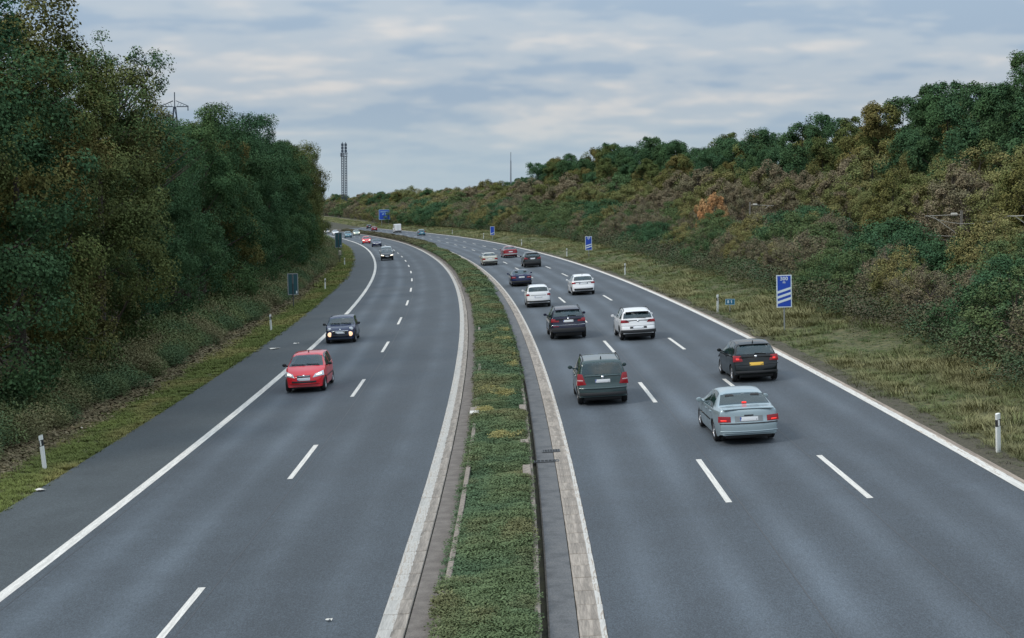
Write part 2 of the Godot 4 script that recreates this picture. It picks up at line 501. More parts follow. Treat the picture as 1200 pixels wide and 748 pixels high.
# ---------------------------------------------------------------- vehicles
# A body is lofted from its side profile (a = metres behind the nose, z = height) and its plan.
class Shell:
	var d: Dictionary
	var prof: Array = []
	var L: float; var W: float; var H: float
	func _init(spec: Dictionary) -> void:
		d = spec; L = d.L; W = d.W; H = d.H
		var p: Array = []
		for k in d.prof.size() - 1:
			var u: Vector2 = d.prof[k]; var v: Vector2 = d.prof[k + 1]
			var n := maxi(1, int(ceil(u.distance_to(v) / 0.09)))
			for j in n: p.append(u.lerp(v, float(j) / n))
		p.append(d.prof[d.prof.size() - 1])
		for it in 2:
			var q := p.duplicate()
			for k in range(1, p.size() - 1): q[k] = (p[k - 1] + p[k] * 2.0 + p[k + 1]) / 4.0
			p = q
		for c in [d.af, d.ar]:          # extra stations round the wheel arches
			for k in 17:
				var a: float = c + (k - 8) / 8.0 * (d.wr + 0.06)
				p.append(Vector2(a, _z(p, a)))
		p.sort_custom(func(u, v): return u.x < v.x if absf(u.x - v.x) > 1e-5 else (u.y < v.y) == (u.x < L * 0.5))
		prof = p
	func _z(p: Array, a: float) -> float:
		for k in p.size() - 1:
			if p[k].x <= a and p[k + 1].x >= a and p[k + 1].x > p[k].x:
				return lerpf(p[k].y, p[k + 1].y, (a - p[k].x) / (p[k + 1].x - p[k].x))
		return p[0].y if a < p[0].x else p[p.size() - 1].y
	func top(a: float) -> float:
		var lo := 0; var hi := prof.size() - 1
		if a <= prof[0].x: return prof[0].y
		if a >= prof[hi].x: return prof[hi].y
		while hi - lo > 1:
			var m := (lo + hi) / 2
			if prof[m].x <= a: lo = m
			else: hi = m
		var w: float = prof[hi].x - prof[lo].x
		return lerpf(prof[lo].y, prof[hi].y, (a - prof[lo].x) / w if w > 1e-6 else 0.0)
	func plan(a: float) -> float:
		var fx := clampf(a / 1.1, 0.0, 1.0); var rx := clampf((L - a) / 0.9, 0.0, 1.0)
		var f: float = d.get("fplan", 0.74); var r: float = d.get("rplan", 0.86)
		return (f + (1.0 - f) * pow(fx, 0.42) if fx < 1.0 else 1.0) * (r + (1.0 - r) * pow(rx, 0.4) if rx < 1.0 else 1.0)
	func side(z: float) -> float:
		var k := (z - 0.62) / 0.42
		return 1.0 - (0.055 if k < 0.0 else 0.035) * k * k
	func belt(a: float) -> float:
		return lerpf(d.belt0, d.belt1, clampf(a / L, 0.0, 1.0))
	func bottom(a: float) -> float:
		var z: float = d.get("sill", 0.20)
		z += smoothstep(0.7, 0.0, a) * 0.02 + smoothstep(L - 0.7, L, a) * d.get("rear_lift", 0.10)
		for c in [d.af, d.ar]:
			var R: float = d.wr + 0.055
			if absf(a - c) < R: z = maxf(z, d.wr - 0.02 + sqrt(R * R - (a - c) * (a - c)))
		return z
	func bow(a: float, y: float, hw: float) -> float:
		var q := pow(clampf(absf(y) / hw, 0.0, 1.05), 2.6)
		return (smoothstep(1.1, 0.0, a) * d.get("fbow", 0.28) - smoothstep(L - 0.6, L, a) * d.get("rbow", 0.13)) * q
	func section(a: float, zt: float) -> PackedVector3Array:
		var out := PackedVector3Array()
		var zb := minf(bottom(a), zt - 0.06)
		var be := minf(belt(a), zt - 0.035)
		zb = minf(zb, be - 0.02)
		var hw := W * 0.5 * plan(a)
		var g := clampf((zt - be - 0.035) / maxf(0.1, H - belt(a) - 0.035), 0.0, 1.0)
		var pts := []
		for k in [0.0, 0.14, 0.34, 0.58, 0.82, 0.95]:
			var z := lerpf(zb, be, k)
			pts.append(Vector2(hw * side(z), z))
		var ys := hw * side(be) * 0.972
		pts.append(Vector2(ys, be))
		var y4 := lerpf(ys * 0.95, W * 0.5 * d.wroof, g); var z4 := zt - lerpf(0.014, 0.075, g)
		pts.append(Vector2(lerpf(ys, y4, 0.35) + 0.012 * g, lerpf(be, z4, 0.35)))
		pts.append(Vector2(lerpf(ys, y4, 0.72) + 0.014 * g, lerpf(be, z4, 0.72)))
		pts.append(Vector2(y4, z4))
		pts.append(Vector2(y4 * 0.95, zt - lerpf(0.008, 0.034, g)))
		pts.append(Vector2(y4 * 0.72, zt - lerpf(0.004, 0.014, g)))
		pts.append(Vector2(y4 * 0.36, zt - 0.003 * g))
		pts.append(Vector2(0.0, zt))
		for p in pts: out.append(Vector3(p.x, p.y, a + bow(a, p.x, hw) - L * 0.5))
		return out
	func body(g: Geo, low: Geo, clad: float) -> void:
		var kept := []; var sa := []
		var px := -1.0; var pz := -1.0
		for p in prof:
			if Vector2(p.x, p.y).distance_to(Vector2(px, pz)) < 0.008: continue
			px = p.x; pz = p.y
			var s := section(p.x, p.y)
			var row := PackedVector3Array()
			for k in s.size(): row.append(s[k])
			for k in range(s.size() - 2, -1, -1): row.append(Vector3(-s[k].x, s[k].y, s[k].z))
			kept.append(row); sa.append(p.x)
		# leave openings for the panes
		var open := func(r: int, c: int) -> bool:
			var k := mini(c, 25 - c)
			var a: float = (sa[r] + sa[r + 1]) * 0.5
			if k >= 10:
				if a > d.ws[0] + 0.02 and a < d.ws[1] - 0.02: return true
				return d.has("rw") and a > d.rw[0] + 0.015 and a < d.rw[1] - 0.015
			if k >= 6 and k <= 8:
				var v: float = [0.17, 0.53, 0.86][k - 6]
				for w in d.sides:
					if a > lerpf(w[0], w[1], v) + 0.03 and a < lerpf(w[2], w[3], v) - 0.03: return true
			return false
		var holes := {}
		for r in kept.size() - 1:
			for c in 26:
				if open.call(r, c): holes[r * 100 + c] = true
		g.grid(kept, [], holes)
		for e in [0, kept.size() - 1]:
			var r: PackedVector3Array = kept[e]
			for k in r.size() / 2: g.quad(r[k], r[k + 1], r[r.size() - 2 - k], r[r.size() - 1 - k])
		# plastic sills and lower edges stand a few millimetres proud of the paint
		if clad > 0.0:
			for sgn in [-1.0, 1.0]:
				var rows := []
				for p in prof:
					if p.x < 0.3 or p.x > L - 0.25: continue
					var zb := bottom(p.x)
					var zc := maxf(clad, zb + 0.055)
					var hw := W * 0.5 * plan(p.x)
					var row := PackedVector3Array()
					for k in 4:
						var z := lerpf(zb - 0.004, zc, k / 3.0)
						row.append(Vector3(sgn * (hw * side(z) + 0.008), z, p.x + bow(p.x, hw, hw) - L * 0.5))
					rows.append(row)
				low.grid(rows)
	# a point on the tail or the nose at half-width y and height z
	func tail(y: float, z: float, lift := 0.012) -> Vector3:
		var a := L
		var zz := z + 0.03 * pow(absf(y) / (W * 0.5), 3.0)
		for k in range(prof.size() - 1, 0, -1):
			if prof[k].y <= zz and prof[k - 1].y >= zz and prof[k - 1].y > prof[k].y:
				a = lerpf(prof[k].x, prof[k - 1].x, (zz - prof[k].y) / (prof[k - 1].y - prof[k].y)); break
		return Vector3(y, z, a + bow(a, y, W * 0.5 * plan(a)) - L * 0.5 + lift)
	func nose(y: float, z: float, lift := 0.012) -> Vector3:
		var a := 0.0
		var zz := z + 0.02 * pow(absf(y) / (W * 0.5), 3.0)
		for k in prof.size() - 1:
			if prof[k].y <= zz and prof[k + 1].y >= zz and prof[k + 1].y > prof[k].y:
				a = lerpf(prof[k].x, prof[k + 1].x, (zz - prof[k].y) / (prof[k + 1].y - prof[k].y)); break
		return Vector3(y, z + lift * 0.5, a + bow(a, y, W * 0.5 * plan(a)) - L * 0.5 - lift)
	# a four-cornered panel (right-hand side: y, z) lying on the tail or the nose
	func panel(g: Geo, c: Array, rear: bool, sgn := 1.0, lift := 0.012, nu := 6, nv := 5) -> void:
		var rows := []
		for j in nv + 1:
			var row := PackedVector3Array()
			for i in nu + 1:
				var q: Vector2 = (c[0] as Vector2).lerp(c[1], float(i) / nu).lerp((c[3] as Vector2).lerp(c[2], float(i) / nu), float(j) / nv)
				var e := 0.45 if (i == 0 or j == 0 or i == nu or j == nv) else 1.0
				row.append(tail(q.x * sgn, q.y, lift * e) if rear else nose(q.x * sgn, q.y, lift * e))
			rows.append(row)
		g.grid(rows)
	# a pane on the upper surface between stations a0 and a1
	func pane(g: Geo, a0: float, a1: float, wide: float, lift := 0.006) -> void:
		var rows := []
		for j in 11:
			var a := lerpf(a0, a1, j / 10.0)
			var s := section(a, top(a))
			var slope := (top(a + 0.03) - top(a - 0.03)) / 0.06
			var n := Vector3(0, 1, -slope).normalized() * lift
			var row := PackedVector3Array()
			var edge := wide
			var half := [s[9].lerp(s[10], 0.5) * Vector3(edge, 1, 1), s[11] * Vector3(1, 1, 1), s[12], s[13]]
			for k in 4: row.append(half[k] + n)
			for k in range(2, -1, -1): row.append(Vector3(-half[k].x, half[k].y, half[k].z) + n)
			rows.append(row)
		g.grid(rows)
	func flank(a: float, v: float, sgn: float, lift := 0.006) -> Vector3:
		var s := section(a, top(a))
		var p: Vector3
		if v < 0.35: p = s[6].lerp(s[7], v / 0.35)
		elif v < 0.72: p = s[7].lerp(s[8], (v - 0.35) / 0.37)
		else: p = s[8].lerp(s[9], (v - 0.72) / 0.28)
		p += Vector3(0.94, 0.3, 0) * lift
		return Vector3(p.x * sgn, p.y, p.z)
	func window(g: Geo, q: Array, sgn: float) -> void:
		var rows := []
		for j in 6:
			var v := lerpf(0.0, 1.0, j / 5.0)
			var row := PackedVector3Array()
			for i in 9: row.append(flank(lerpf(lerpf(q[0], q[1], j / 5.0), lerpf(q[2], q[3], j / 5.0), i / 8.0), v, sgn))
			rows.append(row)
		g.grid(rows)
	func skin(a: float, z: float, sgn: float, lift := 0.004) -> Vector3:
		var hw := W * 0.5 * plan(a)
		return Vector3(sgn * (hw * side(z) + lift), z, a + bow(a, hw, hw) - L * 0.5)

func quad_of(y0: float, z0: float, y1: float, z1: float) -> Array:
	return [Vector2(y0, z0), Vector2(y1, z0), Vector2(y1, z1), Vector2(y0, z1)]

func corners(a: Array) -> Array:
	var out := []
	for k in range(0, a.size(), 2): out.append(Vector2(a[k], a[k + 1]))
	return out

func prof_of(a: Array) -> Array: return corners(a)

func make_wheel(parent: Node3D, p: Vector3, r: float, sgn: float, rim_mat: Material) -> void:
	var w := Node3D.new(); w.name = "wheel"
	parent.add_child(w, true); w.position = p
	var ax := Vector3(sgn, 0, 0)
	var g := Geo.new()
	g.lathe(Vector3.ZERO, ax, [Vector2(-0.09, r * 0.60), Vector2(-0.10, r * 0.88), Vector2(-0.075, r * 0.985), Vector2(-0.02, r), Vector2(0.04, r), Vector2(0.085, r * 0.985), Vector2(0.105, r * 0.88), Vector2(0.095, r * 0.66), Vector2(0.08, r * 0.64)], 22)
	put("tyre", g, M.rubber, w)
	var h := Geo.new()
	h.lathe(Vector3.ZERO, ax, [Vector2(0.082, r * 0.66), Vector2(0.088, r * 0.62), Vector2(0.03, r * 0.58), Vector2(0.02, 0.02), Vector2(0.02, 0.0)], 18)
	for k in 5:
		var t := TAU * k / 5.0
		var dir := Vector3(0, sin(t), cos(t))
		h.box(ax * 0.062 + dir * r * 0.33, Vector3(0.035, r * 0.60, r * 0.17), Basis(Vector3.RIGHT, PI / 2 - t) )
	h.lathe(Vector3.ZERO, ax, [Vector2(0.03, r * 0.16), Vector2(0.085, r * 0.14), Vector2(0.09, 0.0)], 12)
	put("rim", h, rim_mat, w)

func make_car(d: Dictionary) -> Node3D:
	var sh := Shell.new(d)
	var root := thing(d.get("called", "car"), d.label, d.get("category", "car"), d.group)
	var g := Geo.new(); var low := Geo.new()
	var clad: float = d.get("clad", 0.0)
	sh.body(g, low, clad)
	var body := put("body", g, d.paint, root)
	if clad > 0.0: put("sill_trim", low, M.plastic, root)
	# floor and wheel housings
	var f := Geo.new()
	f.box(Vector3(0, 0.30, 0), Vector3(d.W * 0.70, 0.28, d.L - 0.6))
	f.box(Vector3(0, 0.31, d.L * 0.5 - 0.38), Vector3(d.W * 0.72, 0.20, 0.4))
	f.box(Vector3(0, 0.52, (d.af + d.ar) * 0.5 - d.L * 0.5), Vector3(d.W * 0.84, 0.5, d.ar - d.af - d.wr * 2.0 - 0.1))
	put("underbody", f, M.black, root)
	# cabin: dashboard, seats with head restraints, parcel shelf
	var sa: float = d.ws[1] + 0.42
	var cab := Geo.new()
	cab.box(Vector3(0, d.belt0 - 0.09, d.ws[0] + 0.22 - d.L * 0.5), Vector3(d.W * 0.74, 0.16, 0.5), Basis.IDENTITY, 0.04)
	put("dashboard", cab, M.cabin, root)
	for a in [sa, d.ar - 0.15]:
		for x in [-0.37, 0.37]:
			cab = Geo.new()
			var lean := Basis(Vector3.RIGHT, -0.22)
			cab.box(Vector3(x, 0.86, a - d.L * 0.5), Vector3(0.46 if a == sa else 0.62, 0.62, 0.14), lean, 0.04)
			cab.box(Vector3(x, 1.24 if d.H > 1.4 else 1.18, a + 0.10 - d.L * 0.5), Vector3(0.25, 0.17, 0.09), lean, 0.03)
			put("seat", cab, M.cabin, root)
	if d.has("rw"):
		cab = Geo.new(); cab.box(Vector3(0, minf(d.belt1, sh.top(d.rw[1])) - 0.07, (d.ar + 0.1 + d.L - 0.16) * 0.5 - d.L * 0.5), Vector3(d.W * 0.70, 0.03, d.L - 0.16 - d.ar - 0.1)); put("parcel_shelf", cab, M.black, root)
	# glass
	var gl: Material = M.glass
	var p := Geo.new(); sh.pane(p, d.ws[0], d.ws[1], 0.985); put("windscreen", p, gl, root)
	if d.has("rw"):
		p = Geo.new(); sh.pane(p, d.rw[0], d.rw[1], 0.985); var rw := put("rear_window", p, gl, root)
		if d.get("stop_lamp", false):
			var q := Geo.new()
			var za: float = lerpf(d.rw[0], d.rw[1], 0.9)
			q.box(Vector3(0, sh.top(za) + 0.02, za - d.L * 0.5), Vector3(0.13, 0.045, 0.05), Basis.IDENTITY, 0.01)
			put("brake_light", q, M.brake, rw)
	for sgn in [-1.0, 1.0]:
		for w in d.sides:
			p = Geo.new(); sh.window(p, w, sgn); put("side_window", p, gl, root)
	# lamps
	for sgn in [-1.0, 1.0]:
		if d.has("tail"):
			p = Geo.new(); sh.panel(p, d.tail, true, sgn, 0.02)
			var t := put("tail_light", p, M.red_lens, root)
			if d.has("tail_inner"):
				p = Geo.new(); sh.panel(p, d.tail_inner, true, sgn, 0.026, 4, 3)
				put("lens", p, d.get("tail_inner_mat", M.pale_lens), t)
		if d.has("head"):
			p = Geo.new(); sh.panel(p, d.head, false, sgn, 0.02)
			var t2 := put("headlight", p, d.get("head_mat", M.clear_lens), root)
			if d.get("head_on", false):
				p = Geo.new(); sh.panel(p, d.get("head_core", d.head), false, sgn, 0.028, 4, 4)
				put("lamp", p, M.headlamp, t2)
		if d.has("round_head"):
			p = Geo.new()
			var hc := sh.nose(d.round_head[0] * sgn, d.round_head[1], 0.0) + Vector3(0, 0.01, 0.05)
			var hr: float = d.round_head[2]
			var ax := Vector3(0.18 * sgn, 0.42, -1).normalized()
			p.lathe(hc, ax, [Vector2(-0.12, hr), Vector2(0.02, hr), Vector2(0.03, hr * 0.88)], 20)
			var ring := put("headlight", p, M.chrome, root)
			p = Geo.new(); p.lathe(hc, ax, [Vector2(0.022, hr * 0.9), Vector2(0.045, hr * 0.6), Vector2(0.055, 0.0)], 20)
			put("lens", p, M.clear_lens, ring)
		if d.has("fog"):
			p = Geo.new()
			var c := sh.nose(d.fog[0] * sgn, d.fog[1], 0.0)
			p.lathe(c, Vector3(0, 0.05, -1).normalized(), [Vector2(-0.02, 0.13), Vector2(0.03, 0.125), Vector2(0.045, 0.09), Vector2(0.05, 0.0)], 14)
			put("fog_light", p, M.foglamp, root)
		# mirror
		var m := Geo.new()
		var ma: float = d.get("mirror", d.ws[0] + 0.36)
		var mp := sh.flank(ma, 0.0, sgn, 0.0)
		m.tube([mp + Vector3(-0.02 * sgn, 0.01, 0), mp + Vector3(0.10 * sgn, 0.05, 0)], [0.03, 0.03], 6)
		var mc := mp + Vector3(0.15 * sgn, 0.075, 0.0)
		m.lathe(mc, Vector3(0, 0, 1), [Vector2(-0.08, 0.0), Vector2(-0.07, 0.04), Vector2(-0.03, 0.066), Vector2(0.04, 0.07), Vector2(0.05, 0.062), Vector2(0.05, 0.0)], 10)
		for k in m.V.size():
			if absf(m.V[k].x - mc.x) < 0.11 and m.V[k].distance_to(mc) < 0.15: m.V[k].x = mc.x + (m.V[k].x - mc.x) * 1.25
		put("wing_mirror", m, d.get("mirror_mat", d.paint), root)
		# door shuts and handles
		var seam := Geo.new()
		for a in d.get("seams", []):
			var rows := []
			for k in 8:
				var z := lerpf(0.33, sh.belt(a) - 0.02, k / 7.0)
				rows.append(PackedVector3Array([sh.skin(a - 0.006, z, sgn, 0.003), sh.skin(a + 0.006, z, sgn, 0.003)]))
			seam.grid(rows)
		if seam.V.size() > 0: put("door_gap", seam, M.black, root)
		for a in d.get("handles", []):
			var hn := Geo.new()
			hn.box(sh.skin(a, sh.belt(a) - 0.10, sgn, 0.015), Vector3(0.03, 0.035, 0.2), Basis.IDENTITY, 0.008)
			put("door_handle", hn, d.get("handle_mat", d.paint), root)
		if d.has("rub"):
			var rb := Geo.new(); var rows2 := []
			for k in 13:
				var a2 := lerpf(d.af + d.wr + 0.1, d.ar - d.wr - 0.1, k / 12.0)
				rows2.append(PackedVector3Array([sh.skin(a2, d.rub - 0.025, sgn, 0.006), sh.skin(a2, d.rub, sgn, 0.018), sh.skin(a2, d.rub + 0.025, sgn, 0.006)]))
			rb.grid(rows2); put("rub_strip", rb, M.plastic, root)
		for a in [d.af, d.ar]:
			make_wheel(root, Vector3(sgn * (d.W * 0.5 - 0.125), d.wr, a - d.L * 0.5), d.wr, sgn, d.get("rim", M.alloy))
	# flat fittings on nose and tail: [name, rear?, y0, z0, y1, z1, material, lift]
	for q in d.get("fit", []):
		p = Geo.new(); sh.panel(p, quad_of(q[2], q[3], q[4], q[5]), q[1], 1.0, q[7] if q.size() > 7 else 0.014, 12, 4)
		put(q[0], p, q[6], root)
	# number plates: white or yellow with dark characters too small to read, blue end
	for q in d.get("plates", []):
		var rear: bool = q[0]; var pz: float = q[1]; var py: float = q[3] if q.size() > 3 else 0.0
		p = Geo.new(); sh.panel(p, quad_of(py - 0.26, pz - 0.056, py + 0.26, pz + 0.056), rear, 1.0, 0.03, 4, 2)
		var pl := put("number_plate", p, q[2], root)
		p = Geo.new()
		for k in 7:
			if k == 2: continue
			var yy: float = py + (-0.17 + k * 0.062) * (1.0 if rear else -1.0)
			sh.panel(p, quad_of(yy, pz - 0.034, yy + (0.036 if k % 3 else 0.028), pz + 0.034), rear, 1.0, 0.034, 1, 1)
		put("characters", p, M.ink, pl)
		if q[2] == M.plate:
			p = Geo.new(); sh.panel(p, quad_of(py - 0.258 if rear else py + 0.215, pz - 0.054, py - 0.215 if rear else py + 0.258, pz + 0.054), rear, 1.0, 0.034, 1, 1)
			put("country_band", p, M.plate_blue, pl)
	if d.has("badge"):
		p = Geo.new()
		var b: Vector3 = sh.tail(0, d.badge[1], 0.02) if d.badge[0] else sh.nose(0, d.badge[1], 0.02)
		p.lathe(b, Vector3(0, 0, 1.0 if d.badge[0] else -1.0), [Vector2(-0.02, 0.055), Vector2(0.008, 0.052), Vector2(0.012, 0.0)], 14)
		put("badge", p, M.chrome, root)
	if d.has("spoiler"):
		var e: Array = d.spoiler           # [a, width share, depth, material]
		p = Geo.new()
		var rows3 := []
		for k in 9:
			var y: float = lerpf(-1, 1, k / 8.0) * d.W * 0.5 * e[1]
			var zt: float = sh.top(e[0]) - 0.03 * pow(absf(y) / (d.W * 0.5), 2.0)
			var za2: float = e[0] - d.L * 0.5
			rows3.append(PackedVector3Array([Vector3(y, zt + 0.012, za2 - 0.12), Vector3(y, zt + 0.025, za2), Vector3(y, zt + 0.018, za2 + e[2]), Vector3(y, zt - 0.02, za2 + e[2]), Vector3(y, zt - 0.03, za2)]))
		p.grid(rows3); put("spoiler", p, e[3], root)
	if d.has("rails"):
		for sgn in [-1.0, 1.0]:
			p = Geo.new(); var path := []; var rr := []
			for k in 9:
				var a3: float = lerpf(d.rails[0], d.rails[1], k / 8.0)
				var s := sh.section(a3, sh.top(a3))
				path.append(s[10] * Vector3(sgn, 1, 1) + Vector3(0, (0.0 if k in [0, 8] else 0.05), 0)); rr.append(0.018)
			p.tube(path, rr, 6); put("roof_rail", p, d.get("rail_mat", M.plastic), root)
	if d.has("antenna"):
		p = Geo.new(); var za3: float = d.antenna
		var o := Vector3(0, sh.top(za3) - 0.01, za3 - d.L * 0.5)
		p.tube([o, o + Vector3(0, 0.05, 0.02), o + Vector3(0, 0.10, 0.07)], [0.03, 0.02, 0.008], 5); put("aerial", p, M.black, root)
	if d.has("wiper"):
		p = Geo.new()
		var w0 := sh.tail(-0.02, d.wiper + 0.03, 0.03); var w1 := sh.tail(0.40, d.wiper, 0.03)
		p.rod(w0, w1, 0.014, 5); put("rear_wiper", p, M.black, root)
	if d.has("front_wipers"):
		for y in [-0.55, 0.05]:
			p = Geo.new()
			var a4: float = d.ws[0] + 0.05
			p.rod(Vector3(y, sh.top(a4) + 0.025, a4 - d.L * 0.5), Vector3(y + 0.55, sh.top(a4 + 0.04) + 0.02, a4 + 0.03 - d.L * 0.5), 0.013, 5)
			put("wiper", p, M.black, root)
	return root

# away = true for the right carriageway. axle_s is where the nearer axle stands.
func drive(c: Node3D, d: Dictionary, axle_s: float, off: float, away: bool, swing := 0.0) -> void:
	var mid: float = axle_s + (d.ar - d.L * 0.5 if away else d.L * 0.5 - d.af)
	var yaw := -turn(mid) + (0.0 if away else PI) + swing
	var b := banked(yaw)
	var p := at(mid, off, 0.016)
	c.transform = Transform3D(b, p)

func car_kinds() -> Dictionary:
	var k := {}
	k.sedan = {L = 4.78, W = 1.80, H = 1.435, belt0 = 0.88, belt1 = 0.97, wroof = 0.66, af = 0.84, ar = 3.67, wr = 0.315, ws = [1.42, 2.12], rw = [3.50, 4.02],
		prof = prof_of([0, .40, .01, .52, .05, .66, .16, .74, .5, .83, 1.0, .92, 1.36, .965, 2.12, 1.345, 2.45, 1.42, 2.85, 1.435, 3.25, 1.41, 3.50, 1.355, 4.04, 1.06, 4.14, 1.045, 4.4, 1.055, 4.64, 1.05, 4.68, 1.01, 4.70, .86, 4.715, .70, 4.76, .655, 4.778, .55, 4.782, .42, 4.784, .34]),
		sides = [[1.66, 2.16, 2.60, 2.62], [2.68, 2.70, 3.60, 3.36]], seams = [1.50, 2.64, 3.52], handles = [2.48, 3.36],
		tail = corners([.52, .66, .87, .66, .86, .83, .52, .82]), head = corners([.30, .62, .80, .64, .80, .74, .30, .72])}
	k.hatch = {L = 4.21, W = 1.75, H = 1.50, belt0 = 0.92, belt1 = 1.02, wroof = 0.70, af = 0.86, ar = 3.47, wr = 0.315, ws = [1.22, 1.98], rw = [3.64, 3.96],
		prof = prof_of([0, .36, .01, .5, .06, .64, .2, .74, .6, .88, 1.0, .975, 1.22, 1.01, 2.0, 1.43, 2.4, 1.495, 2.9, 1.50, 3.4, 1.45, 3.62, 1.405, 3.99, 1.03, 4.04, .95, 4.09, .80, 4.13, .69, 4.19, .62, 4.205, .50, 4.212, .36]),
		sides = [[1.46, 1.98, 2.55, 2.55], [2.62, 2.62, 3.52, 3.36]], seams = [1.38, 2.60], handles = [2.45],
		tail = corners([.50, .80, .86, .78, .84, 1.02, .56, 1.00]), head = corners([.40, .60, .84, .64, .80, .80, .46, .72])}
	k.mpv = {L = 4.39, W = 1.79, H = 1.64, belt0 = 0.98, belt1 = 1.06, wroof = 0.74, af = 0.88, ar = 3.56, wr = 0.32, ws = [1.04, 1.88], rw = [4.06, 4.25], rplan = 0.9,
		prof = prof_of([0, .36, .01, .5, .05, .66, .15, .78, .5, .95, .9, 1.03, 1.03, 1.06, 1.9, 1.54, 2.2, 1.61, 2.8, 1.64, 3.5, 1.615, 3.96, 1.57, 4.05, 1.525, 4.25, 1.10, 4.28, 1.02, 4.31, .80, 4.325, .70, 4.375, .64, 4.39, .52, 4.394, .36]),
		sides = [[1.36, 1.88, 2.4, 2.42], [2.48, 2.5, 3.32, 3.32], [3.40, 3.40, 4.0, 3.9]], seams = [1.25, 2.44, 3.36], handles = [2.3, 3.2],
		tail = corners([.58, .74, .90, .72, .86, 1.12, .70, 1.10]), head = corners([.40, .62, .86, .66, .82, .84, .46, .76])}
	k.suv = {L = 4.63, W = 1.90, H = 1.64, belt0 = 1.02, belt1 = 1.10, wroof = 0.70, af = 0.9, ar = 3.71, wr = 0.36, sill = 0.32, clad = 0.40, ws = [1.30, 2.08], rw = [4.03, 4.36],
		prof = prof_of([0, .42, .01, .6, .06, .78, .2, .9, .7, 1.0, 1.28, 1.07, 2.1, 1.52, 2.5, 1.62, 3.0, 1.64, 3.6, 1.60, 4.0, 1.53, 4.38, 1.16, 4.44, 1.06, 4.50, .86, 4.53, .78, 4.60, .71, 4.625, .6, 4.632, .42]),
		sides = [[1.62, 2.08, 2.6, 2.6], [2.67, 2.67, 3.55, 3.5], [3.62, 3.57, 4.05, 3.85]], seams = [1.5, 2.63, 3.6], handles = [2.45, 3.4],
		tail = corners([.48, .90, .90, .90, .86, 1.08, .50, 1.02]), head = corners([.40, .74, .90, .76, .86, .90, .46, .86])}
	k.crossover = {L = 4.36, W = 1.80, H = 1.54, belt0 = 0.97, belt1 = 1.06, wroof = 0.72, af = 0.85, ar = 3.55, wr = 0.33, sill = 0.29, clad = 0.37, ws = [1.10, 1.88], rw = [3.90, 4.13],
		prof = prof_of([0, .38, .01, .55, .06, .70, .2, .82, .6, .95, 1.08, 1.01, 1.9, 1.43, 2.4, 1.53, 2.9, 1.54, 3.5, 1.485, 3.85, 1.43, 4.13, 1.10, 4.19, 1.0, 4.24, .82, 4.27, .72, 4.34, .65, 4.36, .55, 4.364, .40]),
		sides = [[1.40, 1.88, 2.4, 2.42], [2.48, 2.5, 3.35, 3.3], [3.42, 3.37, 3.85, 3.65]], seams = [1.3, 2.44, 3.4], handles = [2.3, 3.25],
		tail = corners([.44, .89, .87, .88, .84, 1.03, .54, 1.02]), head = corners([.40, .66, .86, .70, .82, .84, .46, .78])}
	k.small = {L = 3.81, W = 1.665, H = 1.49, belt0 = 0.93, belt1 = 1.02, wroof = 0.72, af = 0.74, ar = 3.20, wr = 0.29, ws = [.95, 1.66], rw = [3.47, 3.66], fplan = 0.78,
		prof = prof_of([0, .36, .01, .5, .05, .62, .13, .72, .4, .86, .8, .965, .94, .99, 1.68, 1.42, 2.0, 1.475, 2.5, 1.49, 3.1, 1.46, 3.45, 1.42, 3.68, 1.02, 3.73, .94, 3.765, .72, 3.80, .62, 3.81, .5, 3.814, .36]),
		sides = [[1.20, 1.66, 2.2, 2.22], [2.28, 2.3, 3.25, 3.1]], seams = [1.1, 2.25, 3.1], handles = [2.1, 3.0],
		tail = corners([.54, .78, .76, .76, .74, 1.02, .60, 1.00]), head = corners([.36, .60, .80, .66, .76, .84, .46, .74])}
	k.mini = {L = 3.70, W = 1.69, H = 1.41, belt0 = 0.88, belt1 = 0.95, wroof = 0.76, af = 0.70, ar = 3.17, wr = 0.30, ws = [1.07, 1.60], rw = [3.37, 3.53], fplan = 0.80,
		prof = prof_of([0, .36, .01, .5, .04, .62, .12, .74, .4, .85, .85, .92, 1.05, .95, 1.62, 1.32, 1.9, 1.385, 2.4, 1.41, 3.0, 1.39, 3.35, 1.35, 3.55, 1.0, 3.61, .9, 3.65, .66, 3.69, .58, 3.70, .48, 3.704, .38]),
		sides = [[1.28, 1.62, 2.3, 2.3], [2.36, 2.36, 3.25, 3.2]], seams = [1.2, 2.4], handles = [2.2], clad = 0.34,
		tail = corners([.58, .66, .78, .66, .76, .90, .60, .90])}
	k.coupe = k.sedan.duplicate()
	k.coupe.merge({L = 4.62, W = 1.80, H = 1.37, wroof = 0.64, ar = 3.60, ws = [1.50, 2.2], rw = [3.2, 3.95],
		prof = prof_of([0, .38, .01, .50, .05, .63, .16, .72, .5, .80, 1.0, .88, 1.45, .93, 2.2, 1.29, 2.5, 1.355, 2.8, 1.37, 3.2, 1.33, 3.98, 1.0, 4.1, .98, 4.3, .985, 4.5, .97, 4.54, .90, 4.56, .70, 4.60, .64, 4.615, .55, 4.62, .42, 4.624, .34]),
		sides = [[1.75, 2.2, 2.9, 2.8], [2.96, 2.86, 3.5, 3.25]], seams = [1.6, 2.95], handles = [2.75], tail = corners([.46, .70, .86, .70, .84, .84, .48, .82])}, true)
